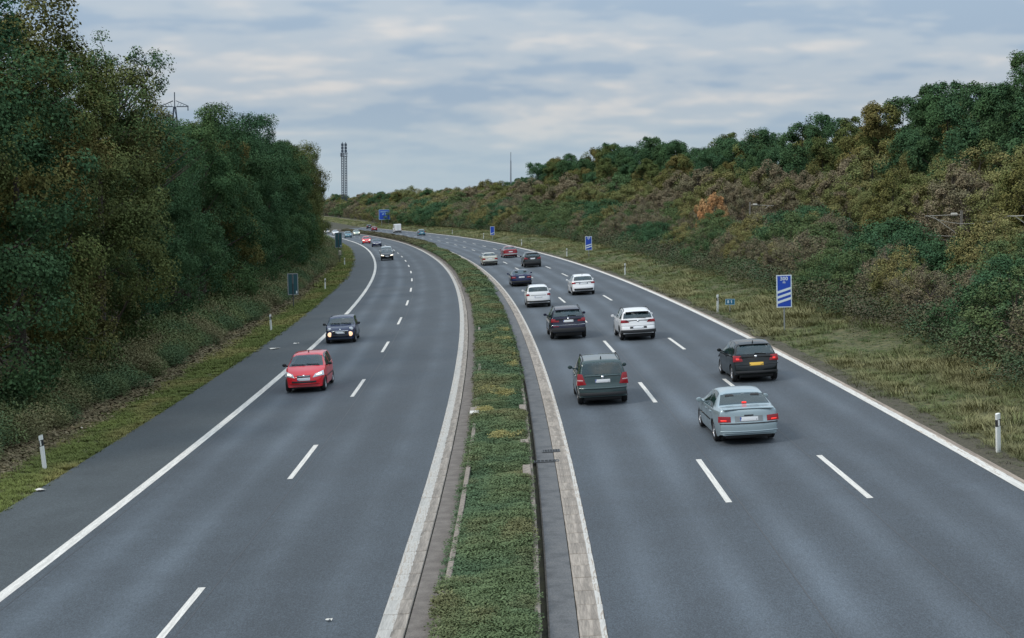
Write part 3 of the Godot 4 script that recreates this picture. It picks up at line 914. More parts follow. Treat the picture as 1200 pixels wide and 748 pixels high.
	k.van = {L = 5.5, W = 2.0, H = 2.45, belt0 = 1.25, belt1 = 1.3, wroof = 0.88, af = 0.95, ar = 4.25, wr = 0.34, sill = 0.34, ws = [.75, 1.6], rplan = 0.97, rbow = 0.03,
		prof = prof_of([0, .5, .02, .8, .2, 1.05, .7, 1.28, 1.55, 2.12, 2.0, 2.40, 2.6, 2.45, 5.36, 2.45, 5.44, 2.38, 5.47, 1.2, 5.5, .62, 5.504, .45]),
		sides = [[1.2, 1.6, 2.1, 2.1]], seams = [2.2, 3.6], tail = corners([.86, .80, .98, .80, .98, 1.25, .86, 1.25]), head = corners([.5, .8, .9, .85, .86, 1.1, .55, 1.0])}
	return k

func one_car(kinds: Dictionary, kind: String, extra: Dictionary, s: float, off: float, away: bool, swing := 0.0) -> void:
	var d: Dictionary = kinds[kind].duplicate()
	d.merge(extra, true)
	d.group = "cars driving away on the right carriageway" if away else "cars coming towards the bridge"
	drive(make_car(d), d, s, off, away, swing)

func traffic() -> void:
	var K := car_kinds()
	var P = M.plate; var BK = M.plastic; var CH = M.chrome
	# right carriageway, seen from behind
	one_car(K, "sedan", {label = "silver-green saloon car with lit brake lights and black bumper strip", paint = M.p_silver, stop_lamp = true, rub = 0.58,
		tail_inner = corners([.60, .68, .84, .68, .84, .74, .60, .74]), tail_inner_mat = M.brake, mirror = 1.82,
		fit = [["plate_recess", true, -.40, .665, .40, .825, M.silver_dark, .008], ["bumper_strip", true, -.83, .60, .83, .635, BK, .016], ["bumper_edge", true, -.82, .38, .82, .41, M.p_silver, .02], ["badge_mark", true, -.13, .825, .13, .86, M.black, .02]],
		plates = [[true, .745, P]], spoiler = [4.62, .80, .05, M.p_silver]}, 44.85, 9.03, true, 0.018)
	one_car(K, "hatch", {label = "black three-door hatchback with a yellow number plate and lit tail lights", paint = M.p_black, rim = M.alloy, antenna = 3.45, wiper = 1.05,
		tail_inner = corners([.60, .84, .78, .83, .76, .94, .62, .93]), tail_inner_mat = M.brake,
		fit = [["bumper_crease", true, -.84, .66, .84, .69, M.p_black, .02], ["lower_bumper", true, -.8, .36, .8, .44, BK, .016]],
		plates = [[true, .70, M.plate_yellow]], badge = [true, .96], spoiler = [3.60, .62, .10, M.p_black]}, 58.4, 11.55, true, 0.02)
	one_car(K, "mpv", {label = "grey-green people carrier with roof rails and tall red tail lights", paint = M.p_greygreen, rails = [1.9, 3.95], antenna = 3.75,
		tail_inner = corners([.64, .86, .88, .86, .88, .92, .66, .92]), tail_inner_mat = M.pale_lens,
		fit = [["tailgate_ledge", true, -.60, 1.02, .60, 1.06, M.p_greygreen, .035], ["bumper_ledge", true, -.84, .58, .84, .65, M.p_greygreen, .05], ["lower_bumper", true, -.84, .36, .84, .47, BK, .016]],
		plates = [[true, .86, P]], badge = [true, .99]}, 54.5, 5.55, true, 0.0)
	one_car(K, "suv", {label = "dark navy sport utility vehicle with roof spoiler and dim red tail lights", category = "car", paint = M.p_navy, spoiler = [4.0, .66, .16, M.p_navy], rails = [2.0, 3.9],
		fit = [["bumper_ledge", true, -.86, .74, .86, .755, CH, .014], ["reflector", true, -.80, .66, -.5, .69, M.red_lens, .02], ["lower_bumper", true, -.9, .40, .9, .60, BK, .016]],
		plates = [[true, .945, P]], badge = [true, 1.06], wiper = 1.2}, 80.4, 5.7, true, 0.01)
	one_car(K, "crossover", {label = "white crossover car with black roof-edge spoiler and magenta-tinted tail lights", paint = M.p_white, spoiler = [3.86, .64, .16, M.black], rails = [1.9, 3.7], wiper = 1.1,
		fit = [["plate_recess", true, -.42, .60, .42, .70, BK, .012], ["bumper_crease", true, -.86, .73, .86, .745, M.silver_dark, .012], ["lower_bumper", true, -.88, .38, .88, .54, BK, .02]],
		plates = [[true, .65, P]], badge = [true, .97]}, 77.6, 9.02, true, 0.01)
	one_car(K, "hatch", {label = "white five-door hatchback with small red tail lights beside the white edge line", paint = M.p_white, antenna = 3.4,
		tail = corners([.56, .84, .86, .82, .84, .97, .60, .96]), seams = [1.38, 2.5, 3.3], handles = [2.4, 3.2],
		fit = [["plate_recess", true, -.34, .80, .34, .92, M.silver_dark, .01], ["lower_bumper", true, -.70, .36, .70, .50, BK, .02]], plates = [[true, .86, P]]}, 115.2, 9.27, true, 0.015)
	one_car(K, "small", {label = "small white hatchback with a dark rear window next to the planted median", paint = M.p_white, rails = [1.6, 3.2],
		tail = corners([.58, .80, .82, .78, .80, .92, .62, .92]), fit = [["tailgate_trim", true, -.5, .80, .5, .83, M.silver_dark, .012], ["lower_bumper", true, -.78, .36, .78, .46, BK, .02]], plates = [[true, .70, P]]}, 104.8, 5.36, true, 0.0)
	one_car(K, "coupe", {label = "dark blue two-door coupe with long boot and silver roof line", paint = M.p_blue, tail_inner = corners([.50, .76, .8, .76, .8, .80, .5, .80]),
		fit = [["lower_bumper", true, -.86, .34, .86, .48, BK, .02]], plates = [[true, .78, P]]}, 131.5, 5.56, true, 0.0)
	one_car(K, "suv", {label = "black sport utility vehicle far up the middle lane of the right carriageway", paint = M.p_black, fit = [["tailgate_trim", true, -.3, .98, .3, 1.02, CH, .014], ["lower_bumper", true, -.9, .40, .9, .60, BK, .016]], plates = [[true, .93, P]], spoiler = [4.0, .66, .16, M.p_black]}, 166.2, 9.12, true, 0.01)
	one_car(K, "sedan", {label = "dark red saloon car ahead of the cream one in the middle lane", paint = M.p_darkred, fit = [["bumper_edge", true, -.9, .40, .9, .52, M.p_pale, .02]], plates = [[true, .76, P]]}, 197.6, 9.21, true, 0.02)
	one_car(K, "sedan", {label = "cream silver saloon car beside the grass-topped median wall", paint = M.p_cream, fit = [["lower_bumper", true, -.86, .34, .86, .46, BK, .02], ["bumper_strip", true, -.86, .5, .86, .56, M.p_pale, .02]], plates = [[true, .76, P]]}, 177.7, 5.25, true, 0.0)
	one_car(K, "hatch", {label = "teal blue hatchback following the white van", paint = M.p_teal, plates = [[true, .70, P]]}, 369.0, 9.6, true)
	one_car(K, "van", {called = "van", label = "white high-roofed panel van seen from behind", category = "van", paint = M.p_white, fit = [["rear_door_gap", true, -.012, .7, .012, 2.3, M.black, .012], ["lower_bumper", true, -.96, .45, .96, .66, BK, .03]], plates = [[true, .9, P]]}, 428.0, 9.6, true)
	one_car(K, "hatch", {label = "dark grey hatchback by the verge beyond the white van", paint = M.p_black, plates = [[true, .70, P]]}, 545.0, 12.3, true)
	one_car(K, "sedan", {label = "brownish red saloon ahead of the white van, half hidden by the median", paint = M.p_darkred, plates = [[true, .76, P]]}, 488.0, 8.6, true)
	# left carriageway, coming towards the bridge
	one_car(K, "small", {label = "bright red small hatchback with headlights on, black mirrors and grille", paint = M.p_red, mirror_mat = M.black, head_on = true, front_wipers = true, antenna = 2.0, rub = 0.56,
		head_core = corners([.46, .66, .74, .69, .71, .79, .52, .74]),
		fit = [["grille", false, -.27, .615, .27, .70, BK, .016], ["grille_bar", false, -.24, .655, .24, .675, CH, .03], ["air_intake", false, -.50, .40, .50, .475, BK, .014]], plates = [[false, .55, P]], badge = [false, .665]}, 63.2, -5.93, false, -0.02)
	one_car(K, "mini", {label = "dark blue small car with round headlights, lit fog lamps and silver grille rim", paint = M.p_blue, mirror_mat = M.black, round_head = [.60, .74, .115], fog = [.56, .50], front_wipers = true,
		fit = [["grille", false, -.40, .50, .40, .66, M.black, .014], ["grille_rim", false, -.44, .66, .44, .69, CH, .022], ["air_intake", false, -.5, .38, .5, .46, BK, .016]], plates = [[false, .585, P]], badge = [false, .73]}, 85.5, -6.5, false, 0.0)
	one_car(K, "hatch", {label = "black hatchback with headlights on close in front of a silver car", paint = M.p_black, head_on = true, fit = [["grille", false, -.4, .5, .4, .66, M.black, .014]], plates = [[false, .56, P]]}, 214.0, -6.2, false)
	one_car(K, "mpv", {label = "silver people carrier close behind the black hatchback with headlights", paint = M.p_pale, plates = [[false, .56, P]]}, 224.0, -6.05, false)
	one_car(K, "sedan", {label = "dark blue saloon coming round the bend behind the silver people carrier", paint = M.p_blue, plates = [[false, .56, P]]}, 291.0, -5.7, false)
	one_car(K, "small", {label = "red small car with bright headlights behind the dark blue saloon", paint = M.p_red, head_on = true, plates = [[false, .55, P]]}, 320.0, -6.4, false)
	one_car(K, "hatch", {label = "pale green hatchback with headlights on in the lane beside the median", paint = M.p_palegreen, head_on = true, plates = [[false, .56, P]]}, 425.0, -1.9, false)
	one_car(K, "mpv", {label = "teal blue people carrier on the bend by the white edge line", paint = M.p_teal, plates = [[false, .56, P]]}, 398.0, -6.0, false)
	one_car(K, "sedan", {label = "white saloon emerging past the back of the far road sign", paint = M.p_white, plates = [[false, .56, P]]}, 452.0, -5.9, false)
	one_car(K, "hatch", {label = "white hatchback with headlights on at the edge of the wood", paint = M.p_white, head_on = true, plates = [[false, .56, P]]}, 490.0, -6.1, false)

# ---------------------------------------------------------------- road furniture
func delineator(s: float, off: float, right: bool, tilt: float) -> void:
	var o := thing("delineator_post", ("white roadside marker post with black band in the rough grass bank" if right else "white roadside marker post with black band in the mown strip before the wood"), "marker post", "marker posts along the %s verge" % ("right" if right else "left"))
	var p := land(s, off)
	o.transform = Transform3D(Basis(Vector3.BACK, tilt) * Basis(Vector3.UP, -turn(s) + (0.35 if right else -0.35)), p)
	var sec := [Vector2(-.06, .05), Vector2(.06, .05), Vector2(.045, -.03), Vector2(.0, -.06), Vector2(-.045, -.03)]
	var make := func(y0: float, y1: float, grow_: float, slant: float) -> Geo:
		var g := Geo.new()
		var rows := []
		for y in [y0, y1]:
			var row := PackedVector3Array()
			for k in 6:
				var q: Vector2 = sec[k % 5] * grow_
				row.append(Vector3(q.x, y + slant * q.x, q.y))
			rows.append(row)
		g.grid(rows)
		var t: PackedVector3Array = rows[1]
		for k in 4: g.tri(t[0], t[k + 1], t[k])
		return g
	put("shaft", make.call(-0.1, 0.72, 1.0, 0.0), M.post_white, o)
	put("band", make.call(0.715, 0.90, 1.02, 0.25), M.ink, o)
	put("head", make.call(0.89, 1.05, 1.0, 0.3), M.post_white, o)
	var g2 := Geo.new()
	g2.box(Vector3(0, 0.81, 0.062), Vector3(0.045, 0.15, 0.012)); put("reflector", g2, M.post_white, o)

func words(parent: Node3D, called: String, text: String, size: float, p: Vector3, m: Material, bold := true) -> void:
	var t := TextMesh.new()
	var f := SystemFont.new(); f.font_names = PackedStringArray(["Droid Sans"]); f.font_weight = 700 if bold else 400
	t.text = text; t.font = f; t.font_size = 64; t.pixel_size = size / 46.0; t.depth = 0.004
	var o := MeshInstance3D.new(); o.mesh = t; o.material_override = m; o.name = called
	parent.add_child(o, true); o.position = p

# countdown board: blue with white rim, slanted white bars
func countdown(s: float, off: float, bars: int, w: float, h: float, low: float, label: String, lettering: bool) -> void:
	var o := thing("countdown_sign", label, "road sign", "exit countdown signs on the right verge")
	o.transform = Transform3D(Basis(Vector3.UP, -turn(s) * 0.6) * Basis(Vector3.BACK, 0.03), land(s, off))
	var g := Geo.new(); g.rod(Vector3(0, -0.4, -0.05), Vector3(0, low + h * 0.9, -0.05), 0.038, 8); put("post", g, M.steel, o)
	g = Geo.new(); g.box(Vector3(0, low + h / 2, 0), Vector3(w, h, 0.03), Basis.IDENTITY); put("rim", g, M.sign_white, o)
	g = Geo.new(); g.box(Vector3(0, low + h / 2, 0.004), Vector3(w - 0.10, h - 0.10, 0.032)); var face := put("board", g, M.sign_blue, o)
	for k in bars:
		g = Geo.new()
		var y := low + h * (0.115 + 0.155 * k)
		var hw := w * 0.5 - 0.045; var t := h * 0.075; var rise := h * 0.13
		var a := [Vector3(-hw, y, .022), Vector3(-hw, y + t, .022), Vector3(hw, y + t + rise, .022), Vector3(hw, y + rise, .022)]
		g.quad(a[0], a[1], a[2], a[3])
		var b := []
		for q in a: b.append(q + Vector3(0, 0, 0.004))
		g.quad(b[0], b[1], b[2], b[3])
		for q in 4: g.quad(a[q], a[(q + 1) % 4], b[(q + 1) % 4], b[q])
		put("bar", g, M.sign_white, face)
	if lettering:
		words(face, "number", "%d00" % bars, h * 0.110, Vector3(0, low + h * 0.885, 0.024), M.sign_white)
		words(face, "unit", "m", h * 0.07, Vector3(0, low + h * 0.775, 0.024), M.sign_white)

func sign_back(s: float, off: float, w: float, h: float, low: float, tilt: float, label: String) -> void:
	var o := thing("road_sign", label, "road sign")
	o.transform = Transform3D(Basis(Vector3.BACK, tilt) * Basis(Vector3.UP, -turn(s) + 0.12), land(s, off))
	var g := Geo.new(); g.box(Vector3(0, low + h / 2, 0), Vector3(w, h, 0.025)); put("board", g, M.sign_back, o)
	g = Geo.new()
	for e in [[0, h / 2, w, .05], [0, -h / 2, w, .05], [w / 2, 0, .05, h], [-w / 2, 0, .05, h]]:
		g.box(Vector3(e[0], low + h / 2 + e[1], 0.02), Vector3(e[2] + 0.012, e[3] + 0.012, 0.05))
	put("frame", g, M.steel, o)
	g = Geo.new(); g.rod(Vector3(0, -0.3, 0.06), Vector3(0, low + h * 0.97, 0.06), 0.04, 8); put("post", g, M.dark_steel, o)
	g = Geo.new(); g.box(Vector3(0, low + h * 0.76, 0.055), Vector3(0.10, h * 0.46, 0.05)); put("bracket", g, M.steel, o)
	g = Geo.new(); g.box(Vector3(w * 0.36, low + h * 0.11, 0.03), Vector3(0.10, 0.2, 0.02)); put("sticker", g, M.sign_white, o)

func furniture() -> void:
	for a in [[46.9, -11.95, 0.10], [97.7, -11.85, 0.07], [145.2, -11.9, 0.0], [204.0, -11.9, 0.0]]: delineator(a[0], a[1], false, a[2])
	for a in [[40.7, 15.15, 0.04], [92.0, 15.4, 0.02], [139.9, 15.5, 0.02], [189.4, 15.5, 0.0], [242.9, 15.5, 0.0], [305.0, 15.9, 0.0], [361.0, 15.9, 0.0]]: delineator(a[0], a[1], true, a[2])
	countdown(76.7, 16.3, 3, 0.76, 1.62, 1.22, "blue countdown board with three slanted white bars reading 300 m", true)
	countdown(180.0, 17.0, 2, 0.78, 1.62, 0.85, "blue countdown board with two slanted white bars on the grass bank", true)
	countdown(290.0, 15.9, 1, 0.78, 1.62, 0.95, "blue countdown board with one slanted white bar, the farthest of three", false)
	# small blue-green kilometre plate
	var o := thing("kilometre_sign", "small blue-green kilometre plate on a short post beside a marker post", "road sign")
	o.transform = Transform3D(Basis(Vector3.UP, 0.05), land(90.6, 15.9))
	var g := Geo.new(); g.rod(Vector3(0, -0.3, -0.03), Vector3(0, 0.75, -0.03), 0.03, 8); put("post", g, M.steel, o)
	g = Geo.new(); g.box(Vector3(0, 0.66, 0), Vector3(0.56, 0.34, 0.02)); put("rim", g, M.sign_pale, o)
	g = Geo.new(); g.box(Vector3(0, 0.66, 0.003), Vector3(0.50, 0.28, 0.022)); var kb := put("board", g, M.sign_teal, o)
	words(kb, "number", "8 1", 0.17, Vector3(-0.02, 0.66, 0.016), M.sign_white)
	# large blue exit board far ahead
	o = thing("exit_sign", "large blue motorway exit board with white writing and arrow on two posts", "road sign")
	o.transform = Transform3D(Basis(Vector3.UP, 0.10), land(566.0, 19.8))
	for x in [-1.0, 1.4]:
		g = Geo.new(); g.rod(Vector3(x, -0.5, -0.1), Vector3(x, 5.4, -0.1), 0.10, 8); put("post", g, M.steel, o)
	g = Geo.new(); g.box(Vector3(0, 3.9, 0), Vector3(4.1, 3.7, 0.08)); put("rim", g, M.sign_pale, o)
	g = Geo.new(); g.box(Vector3(0, 3.9, 0.008), Vector3(3.75, 3.35, 0.084)); var eb := put("board", g, M.sign_blue, o)
	g = Geo.new(); g.box(Vector3(0, 4.95, 0.055), Vector3(2.9, 0.3, 0.02)); put("line_of_writing", g, M.sign_pale, eb)
	for e in [[-0.5, 0.5], [0.5, -0.5]]:
		g = Geo.new(); g.box(Vector3(e[0], 4.15, 0.055), Vector3(0.72, 0.42, 0.02), Basis(Vector3.BACK, e[1])); put("symbol", g, M.sign_pale, eb)
	g = Geo.new(); g.box(Vector3(0.1, 3.05, 0.055), Vector3(1.15, 0.3, 0.02), Basis(Vector3.BACK, 0.85))
	g.box(Vector3(0.46, 3.30, 0.055), Vector3(0.5, 0.26, 0.022), Basis(Vector3.BACK, -0.2)); put("arrow", g, M.sign_pale, eb)
	sign_back(121.4, -12.8, 0.76, 1.62, 1.05, 0.02, "grey back of a tall road sign in a steel frame before the wood")
	sign_back(226.7, -13.0, 0.95, 2.1, 2.0, 0.0, "dark teal back of a tall road sign where the verge bends round")
	# small pale box and white pipe by the far sign
	o = thing("signal_post", "short post with a pale box under the far road sign", "post")
	o.transform = Transform3D(Basis.IDENTITY, land(216.0, -12.7))
	g = Geo.new(); g.rod(Vector3(0, -0.2, 0), Vector3(0, 1.2, 0), 0.05, 8); put("post", g, M.dark_steel, o)
	g = Geo.new(); g.box(Vector3(0, 1.45, 0), Vector3(0.34, 0.62, 0.22), Basis.IDENTITY, 0.04); put("box", g, M.p_cream, o)
	# cell tower: two lattice masts joined by a platform
	o = thing("cell_tower", "slender twin-legged phone mast with antenna platform above the distant trees", "tower")
	var base := Vector3(-102.3, -8.0, -950.0); o.position = base
	var hh := 52.0
	for x in [-1.0, 1.0]:
		g = Geo.new()
		for e in [[-.55, -.55], [.55, -.55], [.55, .55], [-.55, .55]]: g.rod(Vector3(x + e[0], 0, e[1]), Vector3(x + e[0], hh * 0.84, e[1]), 0.2, 4)
		for k in 30:
			var y := k * hh * 0.84 / 30.0; var y2 := y + hh * 0.84 / 30.0
			g.rod(Vector3(x - .55, y, .55), Vector3(x + .55, y2, .55), 0.10, 3)
			g.rod(Vector3(x + .55, y, -.55), Vector3(x - .55, y2, -.55), 0.10, 3)
			g.rod(Vector3(x - .55, y, -.55), Vector3(x - .55, y2, .55), 0.10, 3)
		put("leg", g, M.tower, o)
		g = Geo.new()
		for y in [0.0, 1.9, 3.8]: g.box(Vector3(x, hh * 0.84 + 1.2 + y, 0), Vector3(1.4, 1.6, 1.3))
		g.rod(Vector3(x, hh * 0.84, 0), Vector3(x, hh * 0.84 + 6.6, 0), 0.22, 6)
		put("antenna", g, M.tower, o)
	g = Geo.new(); g.box(Vector3(0, hh * 0.84, 0), Vector3(4.4, 0.3, 3.0)); g.box(Vector3(0, hh * 0.80, 0), Vector3(3.9, 0.25, 2.6)); put("platform", g, M.tower, o)
	g = Geo.new()
	for x in [-1.9, -0.8, 0.6, 1.8]: g.box(Vector3(x, hh * 0.82, 1.45), Vector3(0.6, 2.3, 0.3))
	put("dish", g, M.tower_pale, o)
	# thin pole above the scrub
	o = thing("radio_pole", "thin grey steel pole standing clear of the distant scrub", "pole")
	o.position = Vector3(-0.4, -1.0, -520.0)
	g = Geo.new(); g.tube([Vector3.ZERO, Vector3(0, 12, 0), Vector3(0, 21.4, 0)], [0.32, 0.26, 0.18], 8); put("shaft", g, M.tower_pale, o)
	g = Geo.new(); g.rod(Vector3(0, 21.4, 0), Vector3(0, 24.2, 0), 0.10, 6); put("tip", g, M.tower, o)
	# lattice pylon behind the wood
	o = thing("electricity_pylon", "lattice electricity pylon whose top shows above the left wood", "pylon")
	o.position = Vector3(-129.5, -8.0, -600.0)
	g = Geo.new()
	for k in 12:
		var y := k * 4.3; var y2 := minf(y + 4.3, 51.0)
		var w := lerpf(3.6, 0.9, clampf(y / 44.0, 0, 1)) if y < 44.0 else lerpf(0.9, 0.1, (y - 44.0) / 10.0)
		var w2 := lerpf(3.6, 0.9, clampf(y2 / 44.0, 0, 1)) if y2 < 44.0 else lerpf(0.9, 0.1, (y2 - 44.0) / 10.0)
		for e in [[-1, -1], [1, -1], [1, 1], [-1, 1]]: g.rod(Vector3(w * e[0], y, w * e[1]), Vector3(w2 * e[0], y2, w2 * e[1]), 0.17, 4)
		g.rod(Vector3(-w, y, w), Vector3(w2, y2, w2), 0.10, 3); g.rod(Vector3(w, y, w), Vector3(-w2, y2, w2), 0.10, 3)
		g.rod(Vector3(w, y, -w), Vector3(w2, y2, w2), 0.10, 3); g.rod(Vector3(-w, y, -w), Vector3(-w2, y2, w2), 0.10, 3)
	g.rod(Vector3(0, 50, 0), Vector3(0, 56.5, 0), 0.2, 5)
	put("mast", g, M.tower, o)
	for sx in [-1.0, 1.0]:
		g = Geo.new()
		for z in [-0.5, 0.5]:
			g.rod(Vector3(0.8 * sx, 51.0, z), Vector3(5.3 * sx, 51.0, 0), 0.16, 4); g.rod(Vector3(0.6 * sx, 53.2, z), Vector3(5.3 * sx, 51.2, 0), 0.12, 4)
		for k in 4: g.rod(Vector3((1.0 + k) * sx, 51.0, 0), Vector3((1.6 + k) * sx, 52.6 - k * 0.4, 0), 0.07, 3)
		put("cross_arm", g, M.tower, o)
		g = Geo.new(); g.lathe(Vector3(5.1 * sx, 49.4, 0), Vector3.UP, [Vector2(0, 0.05), Vector2(0.1, 0.2), Vector2(1.4, 0.2), Vector2(1.6, 0.05)], 6); put("insulator", g, M.tower, o)

# overhead-line masts of the railway behind the scrub
func railway() -> void:
	var sp := [[Vector3(31.6, 0, -110.0), 6.3, -1.0, "steel railway mast with a pale bracket arm above the reddish scrub"], [Vector3(32.6, 0, -95.0), 6.45, -1.0, "steel railway mast with double bracket arms at the edge of the scrub"], [Vector3(26.2, 0, -170.0), 6.8, 1.0, "steel railway mast with a pale bracket arm near the orange bush"]]
	var tips := []
	for a in sp:
		var o := thing("catenary_mast", a[3], "railway mast", "railway masts behind the scrub")
		var p: Vector3 = a[0]; p.y = BANK * minf(p.x, 80.0) - 0.6
		o.position = p
		var e: float = a[1] - p.y; var d: float = a[2]
		var g := Geo.new(); g.box(Vector3(-d * 0.2, e * 0.5 - 0.2, 0), Vector3(0.16, e + 1.0, 0.16)); put("mast", g, M.mast_dull, o)
		g = Geo.new(); g.rod(Vector3(-d * 0.1, e, 0.1), Vector3(d * 2.4, e - 0.1, 0.1), 0.026, 6); put("bracket_arm", g, M.mast_white, o)
		g = Geo.new(); g.rod(Vector3(-d * 0.1, e - 1.5, 0.1), Vector3(d * 1.9, e - 0.1, 0.1), 0.026, 6); put("stay_tube", g, M.mast_white, o)
		g = Geo.new(); g.rod(Vector3(-d * 0.1, e - 1.55, 0.1), Vector3(d * 2.1, e - 1.45, 0.1), 0.022, 6); put("steady_arm", g, M.mast_white, o)
		g = Geo.new(); g.lathe(Vector3(d * 0.1, e, 0.1), Vector3(d, 0, 0), [Vector2(0, 0.06), Vector2(0.05, 0.13), Vector2(0.45, 0.13), Vector2(0.5, 0.06)], 8); put("insulator", g, M.mast_white, o)
		tips.append(p + Vector3(d * 2.2, e - 0.1, 0.1))
	var w := thing("overhead_wire", "thin railway contact wire sagging between the masts behind the scrub", "wire")
	var order := [Vector3(30.5, 8.3, -80.0), tips[1], tips[0], tips[2]]
	for k in 2:
		var g := Geo.new(); var path := []; var rr := []
		for j in 13:
			var f := j / 12.0
			path.append((order[k] as Vector3).lerp(order[k + 1], f) - Vector3(0, 4.0 * f * (1.0 - f) * 0.5, 0)); rr.append(0.011)
		g.tube(path, rr, 4); put("wire", g, M.mast_white, w)

# ---------------------------------------------------------------- trees and shrubs
var kinds := {}
func plant(kind: String, where: Vector3, height: float, wide := 1.0, label := "") -> Node3D:
	var k: Dictionary = kinds[kind]
	var o: Node3D
	if not k.has("proto"):
		var m := grow(k)
		o = thing(k.called, k.label, k.category, k.group)
		put("trunk", m[1], k.get("bark", M.bark), o)
		put("crown", m[0], M.leaf, o)
		k.proto = o
	else:
		o = copy_of(k.proto, k.called)
	o.set_meta("label", label if label != "" else k.label)
	var f: float = height / k.h
	o.transform = Transform3D(Basis(Vector3.UP, rng.randf() * TAU).scaled(Vector3(f * wide, f, f * wide)), where)
	return o

func plant_kinds() -> void:
	var dark := [Color(0.062, 0.116, 0.050), Color(0.053, 0.103, 0.052), Color(0.077, 0.123, 0.050)]
	var mixed := [Color(0.099, 0.129, 0.048), Color(0.117, 0.127, 0.048), Color(0.081, 0.122, 0.050), Color(0.136, 0.123, 0.050)]
	var autumn := [Color(.132, .136, .050), Color(.158, .134, .052), Color(.106, .134, .048)]
	var teal := [Color(0.051, 0.104, 0.056), Color(0.057, 0.112, 0.056), Color(0.068, 0.120, 0.054)]
	var olive := [Color(.175, .178, .074), Color(.205, .182, .078), Color(.145, .168, .068)]
	var grey := [Color(.180, .158, .100), Color(.150, .150, .088), Color(.190, .156, .104)]
	var bush := [Color(0.086, 0.139, 0.062), Color(0.070, 0.123, 0.062), Color(0.112, 0.142, 0.062)]
	var L := "trees of the wood beside the left carriageway"
	kinds.l1 = {lobes = 17, seed = 11, called = "woodland_tree", label = "tall dark green broadleaf tree at the edge of the left wood", category = "tree", group = L, h = 16.0, r = 4.3, base = 1.2, boughs = 170, clump = 0.95, leaves = 330, leaf = 0.132, pal = dark}
	kinds.l2 = {lobes = 17, seed = 12, called = "woodland_tree", label = "broadleaf tree with brown-tinged autumn leaves in the left wood", category = "tree", group = L, h = 16.0, r = 4.1, base = 1.6, boughs = 150, clump = 0.95, leaves = 330, leaf = 0.132, pal = mixed, twigs = 50}
	kinds.l3 = {lobes = 17, seed = 13, called = "woodland_tree", label = "teal-green dense tree in the left wood", category = "tree", group = L, h = 16.0, r = 4.0, base = 0.9, boughs = 170, clump = 0.95, leaves = 330, leaf = 0.132, pal = teal, shape = "column"}
	kinds.l4 = {lobes = 17, seed = 14, called = "woodland_tree", label = "olive and rust coloured autumn tree in the left wood", category = "tree", group = L, h = 16.0, r = 3.8, base = 1.5, boughs = 170, clump = 0.95, leaves = 330, leaf = 0.132, pal = autumn, twigs = 60}
	kinds.l5 = {lobes = 12, seed = 18, called = "spreading_tree", label = "thin-crowned spreading tree with sky showing through above the left wood", category = "tree", group = "", h = 19.0, r = 5.4, base = 9.0, boughs = 96, clump = 0.8, leaves = 150, leaf = 0.15, pal = dark, limbs = 50, twigs = 0, trunk = .30}
	var R := "trees of the wood behind the railway"
	kinds.r1 = {shape = "column", lobes = 14, seed = 21, called = "forest_tree", label = "dark green round-crowned tree in the wood behind the scrub", category = "tree", group = R, h = 17.0, r = 4.3, base = 2.5, boughs = 140, clump = 1.15, leaves = 200, leaf = 0.25, pal = dark}
	kinds.r2 = {shape = "column", lobes = 14, seed = 22, called = "forest_tree", label = "brownish autumn tree in the wood behind the scrub", category = "tree", group = R, h = 17.0, r = 3.9, base = 2.5, boughs = 140, clump = 1.15, leaves = 200, leaf = 0.25, pal = mixed}
	kinds.r3 = {lobes = 14, seed = 23, called = "forest_tree", label = "deep teal-green tree in the wood behind the scrub", category = "tree", group = R, h = 17.0, r = 4.8, base = 2.0, boughs = 140, clump = 1.15, leaves = 200, leaf = 0.25, pal = teal}
	kinds.r4 = {lobes = 14, seed = 24, called = "forest_tree", label = "tall tree of mixed green and rust in the wood behind the scrub", category = "tree", group = R, h = 17.0, r = 3.7, base = 3.0, boughs = 140, clump = 1.15, leaves = 200, leaf = 0.25, pal = autumn, shape = "column"}
	kinds.larch = {lobes = 22, seed = 25, called = "conical_tree", label = "yellow-green conical tree standing in front of the dark wood", category = "tree", group = "conical trees before the wood", h = 10.0, r = 2.9, base = 0.6, boughs = 110, clump = 0.71, leaves = 176, leaf = 0.149, pal = olive, shape = "cone", twigs = 40}
	kinds.pine = {lobes = 14, seed = 26, called = "tall_pine", label = "tall narrow dark tree at the end of the right wood", category = "tree", group = "", h = 21.0, r = 2.6, base = 1.5, boughs = 150, clump = 0.80, leaves = 193, leaf = 0.174, pal = dark, shape = "column", limbs = 30}
	var S := "shrubs on the bank beside the right carriageway"
	kinds.s1 = {lobes = 13, seed = 31, called = "shrub", label = "dense green shrub on the bank behind the rough grass", category = "shrub", group = S, h = 4.0, r = 2.5, base = 0.05, boughs = 90, clump = 0.52, leaves = 150, leaf = 0.1, pal = bush, shape = "shrub", twigs = 30}
	kinds.s2 = {lobes = 13, seed = 32, called = "shrub", label = "grey-brown twiggy shrub losing its leaves on the bank", category = "shrub", group = S, h = 4.5, r = 2.5, base = 0.1, boughs = 90, clump = 0.52, leaves = 100, leaf = 0.1, pal = grey, shape = "shrub", twigs = 260, limbs = 30, bark = M.bark_grey}
	kinds.s3 = {lobes = 13, seed = 33, called = "shrub", label = "olive green shrub with yellowing leaves on the bank", category = "shrub", group = S, h = 4.5, r = 2.6, base = 0.1, boughs = 90, clump = 0.52, leaves = 150, leaf = 0.1, pal = olive, shape = "shrub", twigs = 80}
	kinds.s4 = {lobes = 13, seed = 34, called = "shrub", label = "dark teal-green low shrub on the bank", category = "shrub", group = S, h = 3.6, r = 2.6, base = 0.05, boughs = 90, clump = 0.52, leaves = 150, leaf = 0.1, pal = teal, shape = "shrub", twigs = 20}
	var T := "small trees among the scrub before the railway"
